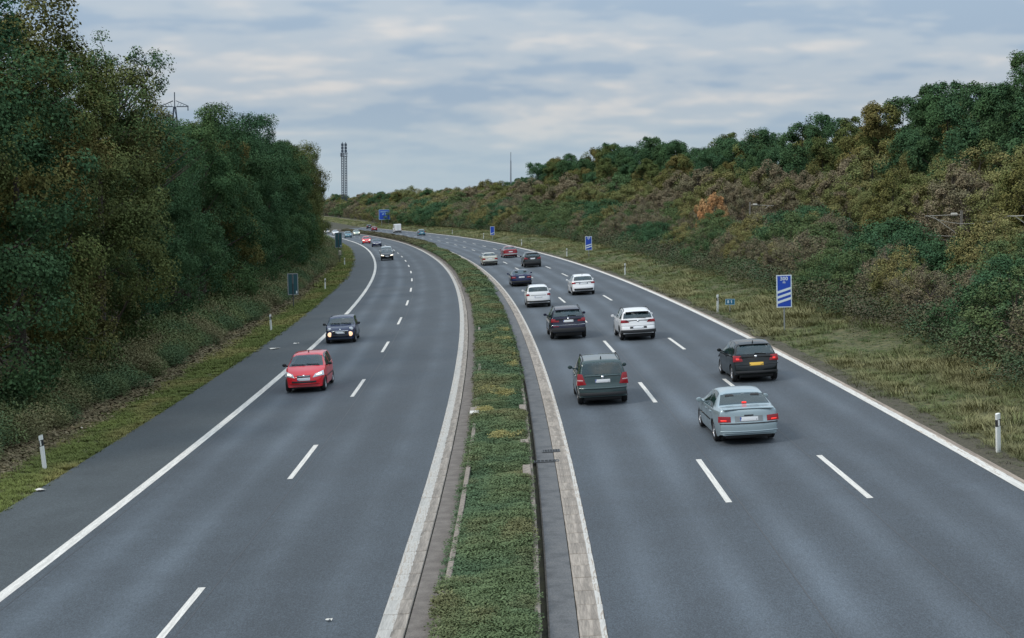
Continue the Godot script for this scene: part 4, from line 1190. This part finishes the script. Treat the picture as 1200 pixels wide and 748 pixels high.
	kinds.t1 = {lobes = 14, seed = 41, called = "small_tree", label = "small olive-brown tree among the scrub", category = "tree", group = T, h = 8.0, r = 3.1, base = 0.4, boughs = 110, clump = 0.68, leaves = 150, leaf = 0.15, pal = grey, twigs = 180, limbs = 30, bark = M.bark_grey}
	kinds.t2 = {lobes = 14, seed = 42, called = "small_tree", label = "small green tree among the scrub", category = "tree", group = T, h = 8.0, r = 3.2, base = 0.3, boughs = 110, clump = 0.68, leaves = 150, leaf = 0.15, pal = bush, twigs = 40}
	kinds.t3 = {lobes = 14, seed = 43, called = "small_tree", label = "small tree with yellowing leaves among the scrub", category = "tree", group = T, h = 8.0, r = 3.0, base = 0.5, boughs = 110, clump = 0.68, leaves = 150, leaf = 0.15, pal = olive, twigs = 110}
	kinds.t4 = {lobes = 14, seed = 44, called = "small_tree", label = "small rust-brown tree among the scrub", category = "tree", group = T, h = 8.0, r = 2.9, base = 0.5, boughs = 110, clump = 0.68, leaves = 150, leaf = 0.15, pal = autumn, twigs = 120}
	kinds.orange = {seed = 51, called = "orange_bush", label = "bright orange autumn bush standing out of the scrub", category = "shrub", group = "", h = 4.0, r = 2.0, base = 1.4, boughs = 60, clump = 0.50, leaves = 144, leaf = 0.136, pal = [Color(.46, .24, .11), Color(.42, .26, .13), Color(.34, .22, .11)], twigs = 30}

func along(tab: Array, s: float) -> float:
	for k in tab.size() - 1:
		if s <= tab[k + 1][0]: return lerpf(tab[k][1], tab[k + 1][1], clampf((s - tab[k][0]) / (tab[k + 1][0] - tab[k][0]), 0, 1))
	return tab[tab.size() - 1][1]

func woods() -> void:
	var lt := [[40, 16.0], [65, 17.2], [76, 17.2], [82, 15.4], [86, 13.6], [92, 12.5], [104, 14.4], [116, 16.0], [135, 16.2], [155, 16.8], [175, 17.0], [205, 16.5], [235, 14.5], [260, 12.5], [300, 11.5], [420, 11.0]]
	var names_l := ["l1", "l3", "l2", "l1", "l4", "l3", "l2"]
	var n := 0
	for row in [[-19.0, 0.0, 6.0, 46.0, 400.0], [-24.0, 0.3, 7.0, 62.0, 330.0], [-30.0, 0.4, 8.0, 78.0, 260.0]]:
		var s: float = row[3]
		while s < row[4]:
			var off: float = row[0] + rng.randf_range(-0.9, 0.9)
			var h: float = along(lt, s + (row[0] + 19.0) * 1.6) + row[1] * (1.0 + 9.0 * smoothstep(215.0, 260.0, s)) + rng.randf_range(-1.6, 0.6)
			if s > 240.0 and row[0] > -20.0: off -= 0.3
			var kl: String = names_l[(n * 3 + int(s)) % 7]
			plant(kl, land(s, off), h, rng.randf_range(0.88, 1.12), kinds[kl].label + [", at its front edge", ", behind the front row", ", deep behind the others"][int((-19.0 - row[0]) / 5.0)])
			n += 1
			s += row[2] * rng.randf_range(0.8, 1.2) * (1.0 + s / 600.0)
	plant("l5", land(94.0, -20.3), 18.6, 0.88)
	# the wood behind the railway
	var rt := [[110, 17.0], [130, 18.0], [160, 18.0], [190, 17.2], [220, 16.0], [250, 15.4], [280, 14.8], [310, 15.8], [340, 16.8], [370, 17.6], [430, 18.2], [480, 17.6], [510, 15.0], [540, 12.6], [640, 12.6]]
	var names_r := ["r1", "r3", "r2", "r1", "r4", "r3"]
	for row in [[56.0, -2.0, 7.6, 112.0, 600.0], [63.0, 0.2, 8.2, 115.0, 560.0], [71.0, 1.4, 9.0, 120.0, 560.0]]:
		var s: float = row[3]
		while s < row[4]:
			var h: float = along(rt, s) + row[1] + rng.randf_range(-3.6, 1.4)
			var kr: String = names_r[(n * 5 + int(s)) % 6]
			plant(kr, land(s, row[0] + rng.randf_range(-1.5, 1.5)), h, rng.randf_range(0.9, 1.15), kinds[kr].label + [", front row", ", second row", ", back row"][int((row[0] - 55.0) / 7.5)])
			n += 1
			s += row[2] * rng.randf_range(0.8, 1.2) * (1.0 + s / 500.0)
	plant("pine", Vector3(49.5, 1.5, -151.0), 21.0, 1.0)
	for a in [[1062, 9.5, 178.0], [1098, 9.0, 172.0], [1010, 8.0, 190.0], [965, 7.5, 205.0]]:
		var z: float = a[2]
		plant("larch", Vector3((a[0] - 600.0) / 1819.0 * z, 2.2, -z), a[1] + 1.0, rng.randf_range(0.95, 1.15))
	# far belt beyond the bend
	for k in 60:
		var s := 600.0 + (k % 30) * 15.0 + rng.randf_range(-4, 4)
		plant(["r2", "r4", "r1", "t3", "r3"][k % 5], land(s, 46.0 + (k / 30) * 22.0 + rng.randf_range(-8, 8)), rng.randf_range(10.0, 14.0), 1.25)
	# scrub between verge and railway
	for row in [[21.8, 0, 3.4], [25.6, 0, 4.0], [29.8, 0, 4.4], [38.0, 1, 6.8], [45.0, 1, 8.4]]:
		var s: float = 52.0 + (row[0] - 21.0) * 1.2
		while s < 1060.0:
			if s > 620.0 and row[0] < 27.0: break
			if row[0] > 29.0 and row[0] < 31.0 and ((s > 86.0 and s < 124.0) or (s > 158.0 and s < 180.0)):
				s += 4.0
				continue
			var widen: float = clampf((s - 60.0) / 190.0, 0.0, 1.0) * 3.2
			var off: float = row[0] + widen * (0.9 if row[0] < 31.0 else 0.4) + rng.randf_range(-1.1, 1.1)
			var h: float = row[2] * rng.randf_range(0.72, 1.12) * (1.0 + (0.95 if row[0] < 31.0 else 0.45) * smoothstep(170.0, 520.0, s))
			var kk: String
			var v := rng.randf()
			var w := sin(s * 0.045 + row[0]) * 0.25
			if row[1] == 0: kk = "s1" if v < 0.30 + w else ("s4" if v < 0.44 else ("s2" if v < 0.78 else "s3"))
			else: kk = "t2" if v < 0.08 + w * 0.5 else ("t1" if v < 0.50 else ("t3" if v < 0.84 else "t4"))
			var part: String = {21.8: ", next to the grass", 25.6: ", behind the first shrubs", 29.8: ", just before the railway", 38.0: ", just beyond the railway", 45.0: ", at the foot of the tall wood"}[row[0]]
			plant(kk, land(s, off), h, rng.randf_range(0.95, 1.3) * (1.0 + 0.3 * smoothstep(150.0, 450.0, s)), kinds[kk].label + part)
			s += (4.3 if s < 130.0 else (6.5 if s < 280.0 else (10.5 if s < 600.0 else 19.0))) * rng.randf_range(0.75, 1.25) * (1.0 if row[1] == 0 else 1.15)
	plant("orange", Vector3(22.8, 1.3, -176.0), 6.6, 0.58)

func ground_cover() -> void:
	var places := []
	# rough grass on the right bank
	var low := noise_of(61, 0.05, 3); var fine := noise_of(62, 0.22, 2)
	var straw := Color(.235, .226, .115); var green := Color(.112, .160, .066); var oliv := Color(.162, .184, .082); var weed := Color(.105, .120, .068)
	for zone in [[26.0, 70.0, 56, 0.8], [70.0, 130.0, 34, 1.05], [130.0, 240.0, 20, 1.25], [240.0, 420.0, 9, 1.8], [420.0, 900.0, 2.4, 3.0]]:
		var n := int((zone[1] - zone[0]) * zone[2] * 6.5 / 4.0)
		for k in n:
			var s := rng.randf_range(zone[0], zone[1])
			var wide: float = 6.9 + clampf((s - 60.0) / 190.0, 0.0, 1.0) * 3.0
			var off := 14.75 + wide * pow(rng.randf(), 0.9)
			var v := low.get_noise_2d(s * 1.2, off * 3.0) + fine.get_noise_2d(s, off * 2.0) * 0.6
			var edge := smoothstep(15.8, 14.7, off + fine.get_noise_2d(s * 2.0, 7.0) * 0.8)
			var c := oliv.lerp(straw, smoothstep(0.05, 0.4, v)).lerp(green, smoothstep(-0.02, -0.3, v)).lerp(weed, edge * 0.8)
			c = c * rng.randf_range(0.75, 1.25)
			var size: float = zone[3] * rng.randf_range(0.5, 1.15) * (0.45 + 0.55 * (1.0 - edge)) * (1.0 + 0.8 * v) * (1.7 if rng.randf() < 0.05 else 1.0)
			places.append([spot(s, off, 0.0, size, rng.randf_range(0.7, 1.2) / sqrt(zone[3])), c])
	scatter("rough_grass", "long uncut olive and straw coloured grass on the right bank", "grass", tuft(3, 46, 0.22, 0.34, 0.007, 1.4), M.blade, places)
	# short grass along the left shoulder
	places = []
	for zone in [[20.0, 75.0, 95, 1.0], [75.0, 150.0, 45, 1.5], [150.0, 420.0, 14, 2.6]]:
		for k in int((zone[1] - zone[0]) * zone[2]):
			var s := rng.randf_range(zone[0], zone[1])
			var off := rng.randf_range(-13.6, -11.02)
			var v := low.get_noise_2d(s * 2.0, off * 5.0)
			var thin := smoothstep(-13.0, -13.6, off + fine.get_noise_2d(s * 2.0, 3.0) * 0.7)
			if rng.randf() < thin * 0.8: continue
			var c := Color(.150, .180, .058).lerp(Color(.235, .220, .085), smoothstep(-0.1, 0.35, v)) * rng.randf_range(0.75, 1.25)
			places.append([spot(s, off, 0.0, zone[3] * rng.randf_range(0.7, 1.3), 0.8), c])
	scatter("mown_grass", "short yellow-green grass beside the left hard shoulder", "grass", tuft(4, 36, 0.10, 0.17, 0.007, 1.2), M.blade, places)
	# dead leaves and stalks between the grass and the wood
	places = []
	for k in 9000:
		var s := 24.0 + 240.0 * pow(rng.randf(), 1.8)
		var off := rng.randfn(-14.2, 0.65)
		if off > -12.6: continue
		var c: Color = [Color(.19, .155, .095), Color(.15, .125, .078), Color(.23, .195, .125), Color(.13, .12, .066)][k % 4]
		places.append([spot(s, off, 0.01, rng.randf_range(0.7, 1.6) * (1.0 + s / 150.0), 0.7), c * rng.randf_range(0.8, 1.2)])
	scatter("leaf_litter", "brown fallen leaves and dead stalks along the foot of the left wood", "leaf litter", leaf_tuft(5, 30, 0.28, 0.07, 0.085), M.blade, places)
	# nettles and brambles in front of the left wood
	places = []
	for k in 3600:
		var s := 22.0 + 330.0 * pow(rng.randf(), 1.55)
		var q := rng.randf()
		var off := lerpf(-14.6, -18.4, q) + fine.get_noise_2d(s * 1.5, 40.0) * 1.0 + (1.2 if s > 200.0 else 0.0)
		var v := low.get_noise_2d(s * 2.2, off * 4.0)
		var c := Color(.150, .185, .082).lerp(Color(.205, .190, .105), smoothstep(0.0, 0.35, v)).lerp(Color(.105, .160, .082), smoothstep(-0.02, -0.3, v))
		places.append([spot(s, off, 0.0, rng.randf_range(0.75, 1.35) * (0.65 + 0.6 * q) * (1.0 + s / 400.0), rng.randf_range(0.8, 1.3)), c * rng.randf_range(0.8, 1.2)])
	scatter("undergrowth", "waist-high nettles and brambles in front of the left wood", "undergrowth", leaf_tuft(6, 420, 0.62, 1.05, 0.075), M.leaf_tint, places)
	# weeds and low bramble at the foot of the right scrub
	places = []
	for k in 1900:
		var s := 40.0 + 420.0 * pow(rng.randf(), 1.7)
		var wide: float = clampf((s - 60.0) / 190.0, 0.0, 1.0) * 3.0
		var off := 20.9 + wide + rng.randfn(0.0, 1.1)
		var c: Color = [Color(.085, .12, .062), Color(.12, .125, .066), Color(.066, .105, .060), Color(.12, .11, .074)][k % 4]
		places.append([spot(s, off, 0.0, rng.randf_range(0.7, 1.5) * (1.0 + s / 300.0), rng.randf_range(0.7, 1.3)), c * rng.randf_range(0.8, 1.2)])
	scatter("bramble", "low brambles and weeds where the grass bank meets the scrub", "undergrowth", leaf_tuft(8, 380, 0.6, 0.75, 0.062), M.leaf_tint, places)
	# creeping shrubs planted in the median
	places = []
	for zone in [[14.0, 60.0, 95, 1.0], [60.0, 120.0, 48, 1.4], [120.0, 260.0, 20, 2.2], [260.0, 520.0, 8, 3.4]]:
		for k in int((zone[1] - zone[0]) * zone[2] * 1.6):
			var s := rng.randf_range(zone[0], zone[1])
			var off := rng.randf_range(1.12, 2.60)
			if s > 43.0 and s < 47.0 and rng.randf() < 0.0: continue
			var v := low.get_noise_2d(s * 3.0, off * 6.0); var v2 := fine.get_noise_2d(s * 1.6 + 300.0, off * 3.0)
			var c := Color(.118, .160, .080).lerp(Color(.088, .136, .076), smoothstep(0.0, -0.3, v)).lerp(Color(.150, .155, .078), smoothstep(0.1, 0.4, v))
			c = c.lerp(Color(.150, .145, .075), smoothstep(0.22, 0.5, v2) * 0.4)
			c = c.lerp(Color(.110, .088, .062), smoothstep(240.0, 330.0, s) * 0.7)
			var h := 0.11 + 0.06 * v
			# clear gaps in front of the concrete cross walls
			var dip := 1.0
			for gap in [52.6, 40.2]: dip *= 1.0 - 0.45 * exp(-pow((s - gap) / 0.7, 2.0))
			var t := spot(s, off, 0.0, zone[3] * rng.randf_range(0.7, 1.25), (0.75 + 0.4 * v) * dip)
			t.origin = at(s, off, 0.08 + h * dip)
			places.append([t, c * rng.randf_range(0.78, 1.22)])
	scatter("median_planting", "low creeping evergreen shrubs filling the concrete median planter", "ground cover", leaf_tuft(9, 150, 0.24, 0.20, 0.044), M.leaf_tint, places)
	# yellow autumn patches in the median
	places = []
	for a in [[78.2, 2.35, .45], [84.0, 2.45, .35], [70.2, 2.35, .42], [72.4, 2.3, .35], [66.0, 2.5, .2], [52.0, 1.4, .2], [46.2, 2.0, .22], [57.8, 1.5, .25], [56.2, 2.1, .25], [95.0, 1.9, .35], [104.0, 1.7, .3]]:
		for k in 40:
			var s: float = a[0] + rng.randfn() * a[2] * 2.0; var off: float = clampf(a[1] + rng.randfn() * a[2] * 0.7, 1.2, 2.60)
			var t := spot(s, off, 0.0, rng.randf_range(0.5, 0.95), 1.0); t.origin = at(s, off, 0.26)
			places.append([t, Color(.34, .31, .13) * rng.randf_range(0.7, 1.2)])
	scatter("yellow_planting", "pale yellow autumn patches among the median shrubs", "ground cover", leaf_tuft(10, 60, 0.22, 0.22, 0.05), M.leaf_tint, places)

# ---------------------------------------------------------------- ground, carriageways, median
func build_ground() -> void:
	var offs := [-600.0, -300.0, -160.0, -90.0, -60.0, -45.0, -35.0, -30.0, -25.0, -20.0, -18.0, -16.0, -15.0, -14.5, -14.0, -13.5, -13.0, -12.5, -12.0, -11.5, -11.2, -10.9, -5.0, 2.0, 9.0, 14.3, 14.6, 15.0, 15.5, 16.0, 17.0, 18.0, 19.0, 20.0, 21.0, 23.0, 25.0, 28.0, 32.0, 38.0, 46.0, 60.0, 80.0, 120.0, 200.0, 400.0, 900.0, 1800.0]
	var g := Geo.new(); var rows := []
	var s := -60.0
	while s <= 1500.0:
		var r := PackedVector3Array()
		for o in offs: r.append(land(s, o))
		rows.append(r)
		s += 4.0 if s < 500.0 else 40.0
	var far := PackedVector3Array()
	for o in offs: far.append(land(1490.0, o) + Vector3(-300, 0, -3000))
	rows.append(far)
	rows.reverse(); g.grid(rows)
	structure(put("ground", g, M.soil))

func land_strip(called: String, o0: float, o1: float, s0: float, s1: float, m: Material, lift: float, across: int) -> void:
	var g := Geo.new(); var rows := []
	var n := int((s1 - s0) / 4.0)
	for i in n + 1:
		var s := lerpf(s0, s1, float(i) / n); var r := PackedVector3Array()
		for k in across + 1:
			var p := land(s, lerpf(o0, o1, float(k) / across)); p.y += lift; r.append(p)
		rows.append(r)
	rows.reverse(); g.grid(rows); structure(put(called, g, m))

func build_roads() -> void:
	var A := -40.0; var B := 900.0
	# carriageways
	var lr := structure(put("left_carriageway", (func(): var g := Geo.new(); ribbon(g, -10.98, 0.0, A, B, 0.0, 0.0, 3.0, 24.0, 4); return g).call(), M.asphalt_l)) as MeshInstance3D
	var rr := structure(put("right_carriageway", (func(): var g := Geo.new(); ribbon(g, 3.955, 14.07, A, B, 0.0, 0.0, 3.0, 24.0, 4); return g).call(), M.asphalt_r)) as MeshInstance3D
	# solid edge line, lane dashes 6 m long every 18 m
	var g := Geo.new(); ribbon(g, -8.06, -7.78, A, B, 0.004, 0.004, 3.0, 6.0); put("edge_line", g, M.line, lr)
	for row in [[-3.86, 42.27, lr], [7.366, 36.12, rr], [10.58, 35.82, rr]]:
		for k in range(-3, 27):
			var s: float = row[1] + 18.0 * k
			s = s - row[0] * (turn(0) - turn(s))
			g = Geo.new(); ribbon(g, row[0] - 0.075, row[0] + 0.075, s, s + 6.0, 0.004, 0.004, 2.0, 6.0)
			put("lane_dash", g, M.line, row[2])
	# sealed seams between the paving lanes
	for row in [[-3.60, lr], [-7.55, lr], [7.62, rr], [10.30, rr]]:
		g = Geo.new(); ribbon(g, row[0] - 0.012, row[0] + 0.012, A, 260.0, 0.003, 0.003, 4.0, 24.0); put("paving_seam", g, M.seam, row[1])
	# outer concrete strip with worn white paint on the right
	g = Geo.new(); ribbon(g, 14.07, 14.50, A, B, 0.008, 0.008, 3.0, 20.0); structure(put("right_edge_strip", g, M.strip_r))
	# verges
	land_strip("mown_verge", -13.7, -10.9, A, 900.0, M.turf, 0.012, 6)
	land_strip("litter_verge", -15.6, -13.5, A, 420.0, M.litter, 0.016, 4)
	land_strip("edge_soil", 14.42, 15.3, A, 640.0, M.edge_soil, 0.018, 2)
	land_strip("bank_verge", 14.45, 30.0, A, 1060.0, M.bank, 0.012, 26)
	# concrete slabs along both sides of the median: each slab is a piece as far as the joints show
	var sl := Node3D.new(); sl.name = "left_gutter_slabs"; add_child(sl); structure(sl)
	var sr := Node3D.new(); sr.name = "right_gutter_slabs"; add_child(sr); structure(sr)
	var shapes := {}
	for side in 2:
		var w := 0.484 if side == 0 else 0.468
		shapes[side] = []
		for v in 6:
			g = Geo.new()
			g.box(Vector3.ZERO, Vector3(w, 0.12, 0.965), Basis.IDENTITY, 0.010)
			for k in g.V.size(): g.U[k] = Vector2(g.V[k].x / w + 0.5, v / 6.0 + (g.V[k].z + 0.5) / 16.0)
			shapes[side].append(g.mesh())
		for k in 92:
			var s := 8.0 + k * 1.0
			var o := put("slab", shapes[side][rng.randi_range(0, 5)], M.strip_l if side == 0 else M.strip_m, sl if side == 0 else sr)
			o.transform = Transform3D(banked(-turn(s) + rng.randfn() * 0.004), at(s, 0.245 if side == 0 else 3.718, -0.048 + rng.randf_range(-0.004, 0.005)))
		g = Geo.new(); var o0 := 0.003 if side == 0 else 3.484
		ribbon(g, o0, o0 + w, 99.5, B, 0.012, 0.012, 3.0, 16.0); put("slab_run", g, M.strip_l if side == 0 else M.strip_m, sl if side == 0 else sr)
		g = Geo.new(); ribbon(g, o0, o0 + w, A, 7.4, 0.012, 0.012, 3.0, 16.0); put("slab_run", g, M.strip_l if side == 0 else M.strip_m, sl if side == 0 else sr)
	# brown paved strip on the left of the planter, asphalt strip on its right, slot drain between
	g = Geo.new(); ribbon(g, 0.515, 1.06, A, B, 0.006, 0.02, 3.0, 12.0, 2); structure(put("brown_strip", g, M.brown))
	g = Geo.new(); ribbon(g, 2.985, 3.465, A, B, 0.004, 0.004, 3.0, 24.0, 2); structure(put("asphalt_strip", g, M.strip_asphalt))
	g = Geo.new(); ribbon(g, 2.955, 2.985, A, B, 0.012, 0.012, 3.0, 12.0); ribbon(g, 2.955, 2.955, A, B, -0.30, 0.012, 3.0, 12.0); structure(put("drain_kerb", g, M.dark_concrete))
	g = Geo.new(); ribbon(g, 2.80, 2.975, A, B, -0.30, -0.30, 3.0, 12.0); structure(put("drain_floor", g, M.black))
	# planter walls
	for w in [[1.05, 1.17, 0.30, "weathered concrete wall along the left side of the planted median", -0.1], [2.72, 2.835, 0.20, "weathered concrete wall along the drain side of the planted median", -0.3]]:
		var o := thing("median_wall", w[3], "wall")
		g = Geo.new()
		ribbon(g, w[0], w[0], A, B, w[4], w[2] - 0.015, 3.0, 12.0); ribbon(g, w[1], w[1], A, B, w[2] - 0.015, w[4], 3.0, 12.0); put("face", g, M.dark_concrete, o)
		g = Geo.new()
		ribbon(g, w[0], w[0] + 0.015, A, B, w[2] - 0.015, w[2], 3.0, 12.0); ribbon(g, w[0] + 0.015, w[1] - 0.015, A, B, w[2], w[2], 3.0, 12.0); ribbon(g, w[1] - 0.015, w[1], A, B, w[2], w[2] - 0.015, 3.0, 12.0)
		put("coping", g, M.coping, o)
	g = Geo.new(); ribbon(g, 1.16, 2.73, A, B, 0.07, 0.07, 3.0, 12.0); structure(put("planter_soil", g, M.soil))
	# inspection blocks and a cross wall set into the planter
	for a in [[52.6, 1.09, .36, .9, "concrete end block set into the left median wall"], [52.4, 2.70, .22, 1.2, "concrete block set into the drain side of the median wall near the cross gap"], [40.2, 2.68, .22, 1.3, "long concrete block set into the drain side of the median wall"], [45.0, 2.66, .26, .5, "small pale concrete block on the drain side of the median wall"]]:
		g = Geo.new(); g.box(Vector3(0, 0.10, 0), Vector3(a[2], 0.42, a[3]), Basis.IDENTITY, 0.02)
		var o := put("concrete_block", g, M.coping); tag(o, a[4], "concrete block"); o.transform = Transform3D(banked(-turn(a[0])), at(a[0], a[1], 0.0))
	g = Geo.new(); g.box(Vector3(0, 0.0, 0), Vector3(0.30, 0.05, 0.55), Basis.IDENTITY, 0.01)
	var wp := put("white_plate", g, M.line); tag(wp, "white square plate lying on the left median wall", "plate"); wp.transform = Transform3D(banked(-turn(51.4)), at(51.4, 1.06, 0.345))
	# gully gratings in the asphalt strip
	for a in [[44.6, 3.42, 0.50, 0.42], [42.9, 3.24, 0.7, 0.3]]:
		var o := thing("drain_grating", "dark iron drain grating in the %s" % ("slab strip beside the median" if a[1] > 3.3 else "asphalt strip beside the median"), "drain grating")
		o.transform = Transform3D(banked(-turn(a[0])), at(a[0], a[1], 0.018))
		g = Geo.new()
		for x in [-1.0, 1.0]: g.box(Vector3(x * a[2] * 0.48, 0, 0), Vector3(0.03, 0.02, a[3]))
		for z in [-1.0, 1.0]: g.box(Vector3(0, 0.0, z * a[3] * 0.48), Vector3(a[2] * 0.9, 0.02, 0.03))
		put("frame", g, M.dark_steel, o)
		g = Geo.new(); g.box(Vector3(0, -0.008, 0), Vector3(a[2] * 0.9, 0.008, a[3] * 0.9)); put("pit", g, M.black, o)
		for k in 6:
			g = Geo.new(); g.box(Vector3(lerpf(-0.38, 0.38, k / 5.0) * a[2], 0.002, 0), Vector3(0.025, 0.016, a[3] * 0.9)); put("bar", g, M.dark_steel, o)
	# litter on the hard shoulder
	for a in [[84.0, -10.0, .5, .28, "crumpled white sheet of paper lying on the hard shoulder"], [86.5, -9.1, .22, .15, "small pale scrap of litter on the hard shoulder"], [42.7, -10.85, .34, .10, "bent pale strip of debris at the shoulder's edge"], [56.5, -13.4, .14, .14, "small white scrap in the dead leaves before the wood"], [27.3, -0.95, .09, .05, "small white scrap on the left carriageway lane"]]:
		g = Geo.new(); var rows := []
		for i in 5:
			var r := PackedVector3Array()
			for j in 4: r.append(Vector3((i / 4.0 - 0.5) * a[2], 0.012 + rng.randf() * 0.05, (j / 3.0 - 0.5) * a[3] * 2.0))
			rows.append(r)
		g.grid(rows)
		var o := put("litter_scrap", g, M.line); tag(o, a[4], "litter")
		var base := at(a[0], a[1]) if a[1] > -11.0 else land(a[0], a[1]) + Vector3(0, 0.05, 0)
		o.transform = Transform3D(banked(rng.randf() * TAU), base)

func materials() -> void:
	M.asphalt_l = asphalt(101, -10.98, 0.0, [-6.75, -5.05, -2.85, -1.05], -8.0, Color(.262, .290, .314))
	M.asphalt_r = asphalt(205, 3.955, 14.07, [4.85, 6.5, 8.1, 9.8, 11.45, 13.1], -99.0, Color(.262, .289, .314))
	M.line = painted_concrete(31, -1.0, 2.0, 0.75, Color(.42, .43, .45))
	M.strip_l = painted_concrete(32, -1.0, 0.54, 0.34, Color(.53, .50, .465), 0.68)
	M.strip_m = painted_concrete(33, 0.78, 2.0, 0.25, Color(.56, .525, .485), 0.74)
	M.strip_r = painted_concrete(34, -1.0, 0.62, 0.42, Color(.56, .51, .46))
	M.brown = patchy([Color(.38, .355, .335), Color(.42, .395, .37), Color(.46, .435, .41)], 5.0, 71, 0.02, 0.9)
	M.strip_asphalt = patchy([Color(.30, .305, .31), Color(.35, .355, .36), Color(.38, .38, .38)], 7.0, 72, 0.02, 0.85)
	M.dark_concrete = patchy([Color(.22, .20, .18), Color(.30, .275, .25), Color(.36, .33, .30)], 2.0, 73, 0.02)
	M.coping = patchy([Color(.42, .39, .36), Color(.52, .48, .44), Color(.58, .55, .50)], 1.5, 74, 0.02)
	M.soil = patchy([Color(.15, .14, .10), Color(.21, .20, .13), Color(.26, .25, .16)], 9.0, 75, 0.02)
	M.turf = patchy([Color(.24, .26, .14), Color(.32, .33, .18), Color(.37, .36, .20)], 4.0, 76, 0.02)
	M.litter = patchy([Color(.25, .22, .15), Color(.34, .29, .21), Color(.40, .35, .26)], 3.0, 77, 0.03)
	M.bank = patchy([Color(.23, .24, .15), Color(.33, .33, .20), Color(.40, .38, .25)], 6.0, 78, 0.02)
	M.edge_soil = patchy([Color(.20, .19, .15), Color(.29, .27, .21), Color(.34, .32, .25)], 2.0, 81, 0.03)
	M.seam = mat(lin(.050, .053, .058), 0.6)
	M.leaf = leafy(0.30); M.leaf_tint = leafy(0.25); M.blade = leafy(0.25)
	M.bark = patchy([Color(.20, .18, .16), Color(.28, .25, .22), Color(.34, .31, .27)], 1.2, 79, 0.03)
	M.bark_grey = patchy([Color(.30, .27, .25), Color(.38, .35, .32), Color(.45, .41, .38)], 1.2, 80, 0.03)
	# vehicles
	M.black = mat(lin(.012, .012, .013), 0.7); M.plastic = mat(lin(.020, .021, .023), 0.55); M.rubber = mat(lin(.018, .018, .019), 0.85)
	M.alloy = mat(lin(.42, .43, .45), 0.35, 0.85); M.chrome = mat(lin(.75, .76, .78), 0.15, 1.0); M.silver_dark = mat(lin(.22, .24, .25), 0.4, 0.4)
	M.glass = mat(lin(.012, .040, .046, 0.62), 0.03, 0.0, 1.0); M.glass.transparency = BaseMaterial3D.TRANSPARENCY_ALPHA
	M.cabin = mat(lin(.045, .047, .05), 0.9)
	M.p_silver = paint(lin(.32, .40, .43), 0.4); M.p_black = paint(lin(.008, .011, .012), 0.0, 0.35, 0.1); M.p_greygreen = paint(lin(.040, .068, .070), 0.3); M.p_pale = paint(lin(.46, .50, .51), 0.5)
	M.p_navy = paint(lin(.008, .010, .030), 0.0, 0.35, 0.15); M.p_white = paint(lin(.74, .75, .76), 0.0); M.p_blue = paint(lin(.010, .018, .065), 0.0, 0.35, 0.15); M.p_darkred = paint(lin(.22, .015, .022), 0.25)
	M.p_cream = paint(lin(.50, .48, .40), 0.45); M.p_teal = paint(lin(.05, .16, .21), 0.4); M.p_red = paint(lin(.72, .018, .030), 0.0); M.p_palegreen = paint(lin(.38, .46, .38), 0.3)
	M.red_lens = mat(lin(.26, .010, .016), 0.12); M.pale_lens = mat(lin(.55, .36, .36), 0.12); M.clear_lens = mat(lin(.55, .58, .60), 0.10, 0.2)
	M.brake = glow(Color(1.0, .20, .14), 0.8, lin(.4, .02, .02)); M.headlamp = glow(Color(1.0, .93, .80), 1.3, lin(.7, .7, .68)); M.foglamp = glow(Color(1.0, .80, .62), 1.0, lin(.6, .5, .4))
	M.plate = mat(lin(.62, .64, .66), 0.5); M.plate_yellow = mat(lin(.68, .42, .05), 0.5); M.plate_blue = mat(lin(.02, .06, .28), 0.5); M.ink = mat(lin(.02, .02, .022), 0.6)
	# furniture
	M.post_white = mat(lin(.78, .79, .76), 0.6); M.steel = mat(lin(.30, .32, .33), 0.5, 0.5); M.dark_steel = mat(lin(.07, .075, .08), 0.6, 0.3)
	M.sign_white = mat(lin(.62, .70, .74), 0.5); M.sign_blue = mat(lin(.012, .062, .42), 0.45); M.sign_pale = mat(lin(.26, .42, .55), 0.5); M.sign_teal = mat(lin(.01, .12, .22), 0.5)
	M.sign_back = mat(lin(.016, .080, .095), 0.5, 0.0); M.mast_dull = mat(lin(.16, .15, .13), 0.8); M.tower = mat(lin(.045, .065, .095), 0.7); M.tower_pale = mat(lin(.20, .23, .27), 0.7); M.mast_white = mat(lin(.36, .35, .31), 0.7)

func _ready() -> void:
	rng.seed = 20231
	lay_out_line()
	# camera on the bridge, sky, soft sun behind cloud, exposure
	var cam := Camera3D.new()
	cam.name = "camera"
	cam.fov = 23.24; cam.near = 0.3; cam.far = 6000.0
	cam.position = Vector3(0, 7.3515, 0)
	cam.rotation.x = -atan((374.0 - 234.12) / 1819.2)
	add_child(cam); cam.current = true
	var env := Environment.new()
	env.background_mode = Environment.BG_SKY
	env.sky = make_sky()
	env.background_energy_multiplier = 1.0
	env.ambient_light_source = Environment.AMBIENT_SOURCE_SKY
	env.tonemap_mode = Environment.TONE_MAPPER_LINEAR
	env.tonemap_exposure = 1.10
	env.sdfgi_enabled = true; env.ssao_enabled = true; env.ssil_enabled = true
	var we := WorldEnvironment.new(); we.environment = env; we.name = "world"; add_child(we)
	var sun := DirectionalLight3D.new(); sun.name = "sun"
	sun.light_energy = 0.5; sun.light_color = Color(1.0, .965, .92); sun.light_angular_distance = 11.0
	sun.shadow_enabled = true
	sun.rotation_degrees = Vector3(-42, -58, 0)
	add_child(sun)
	print("sky done ", Time.get_ticks_msec())
	materials(); print("materials ", Time.get_ticks_msec())
	build_ground(); build_roads(); print("roads ", Time.get_ticks_msec())
	plant_kinds(); woods(); print("woods ", Time.get_ticks_msec())
	traffic(); print("traffic ", Time.get_ticks_msec())
	furniture(); railway()
	ground_cover(); print("cover ", Time.get_ticks_msec())
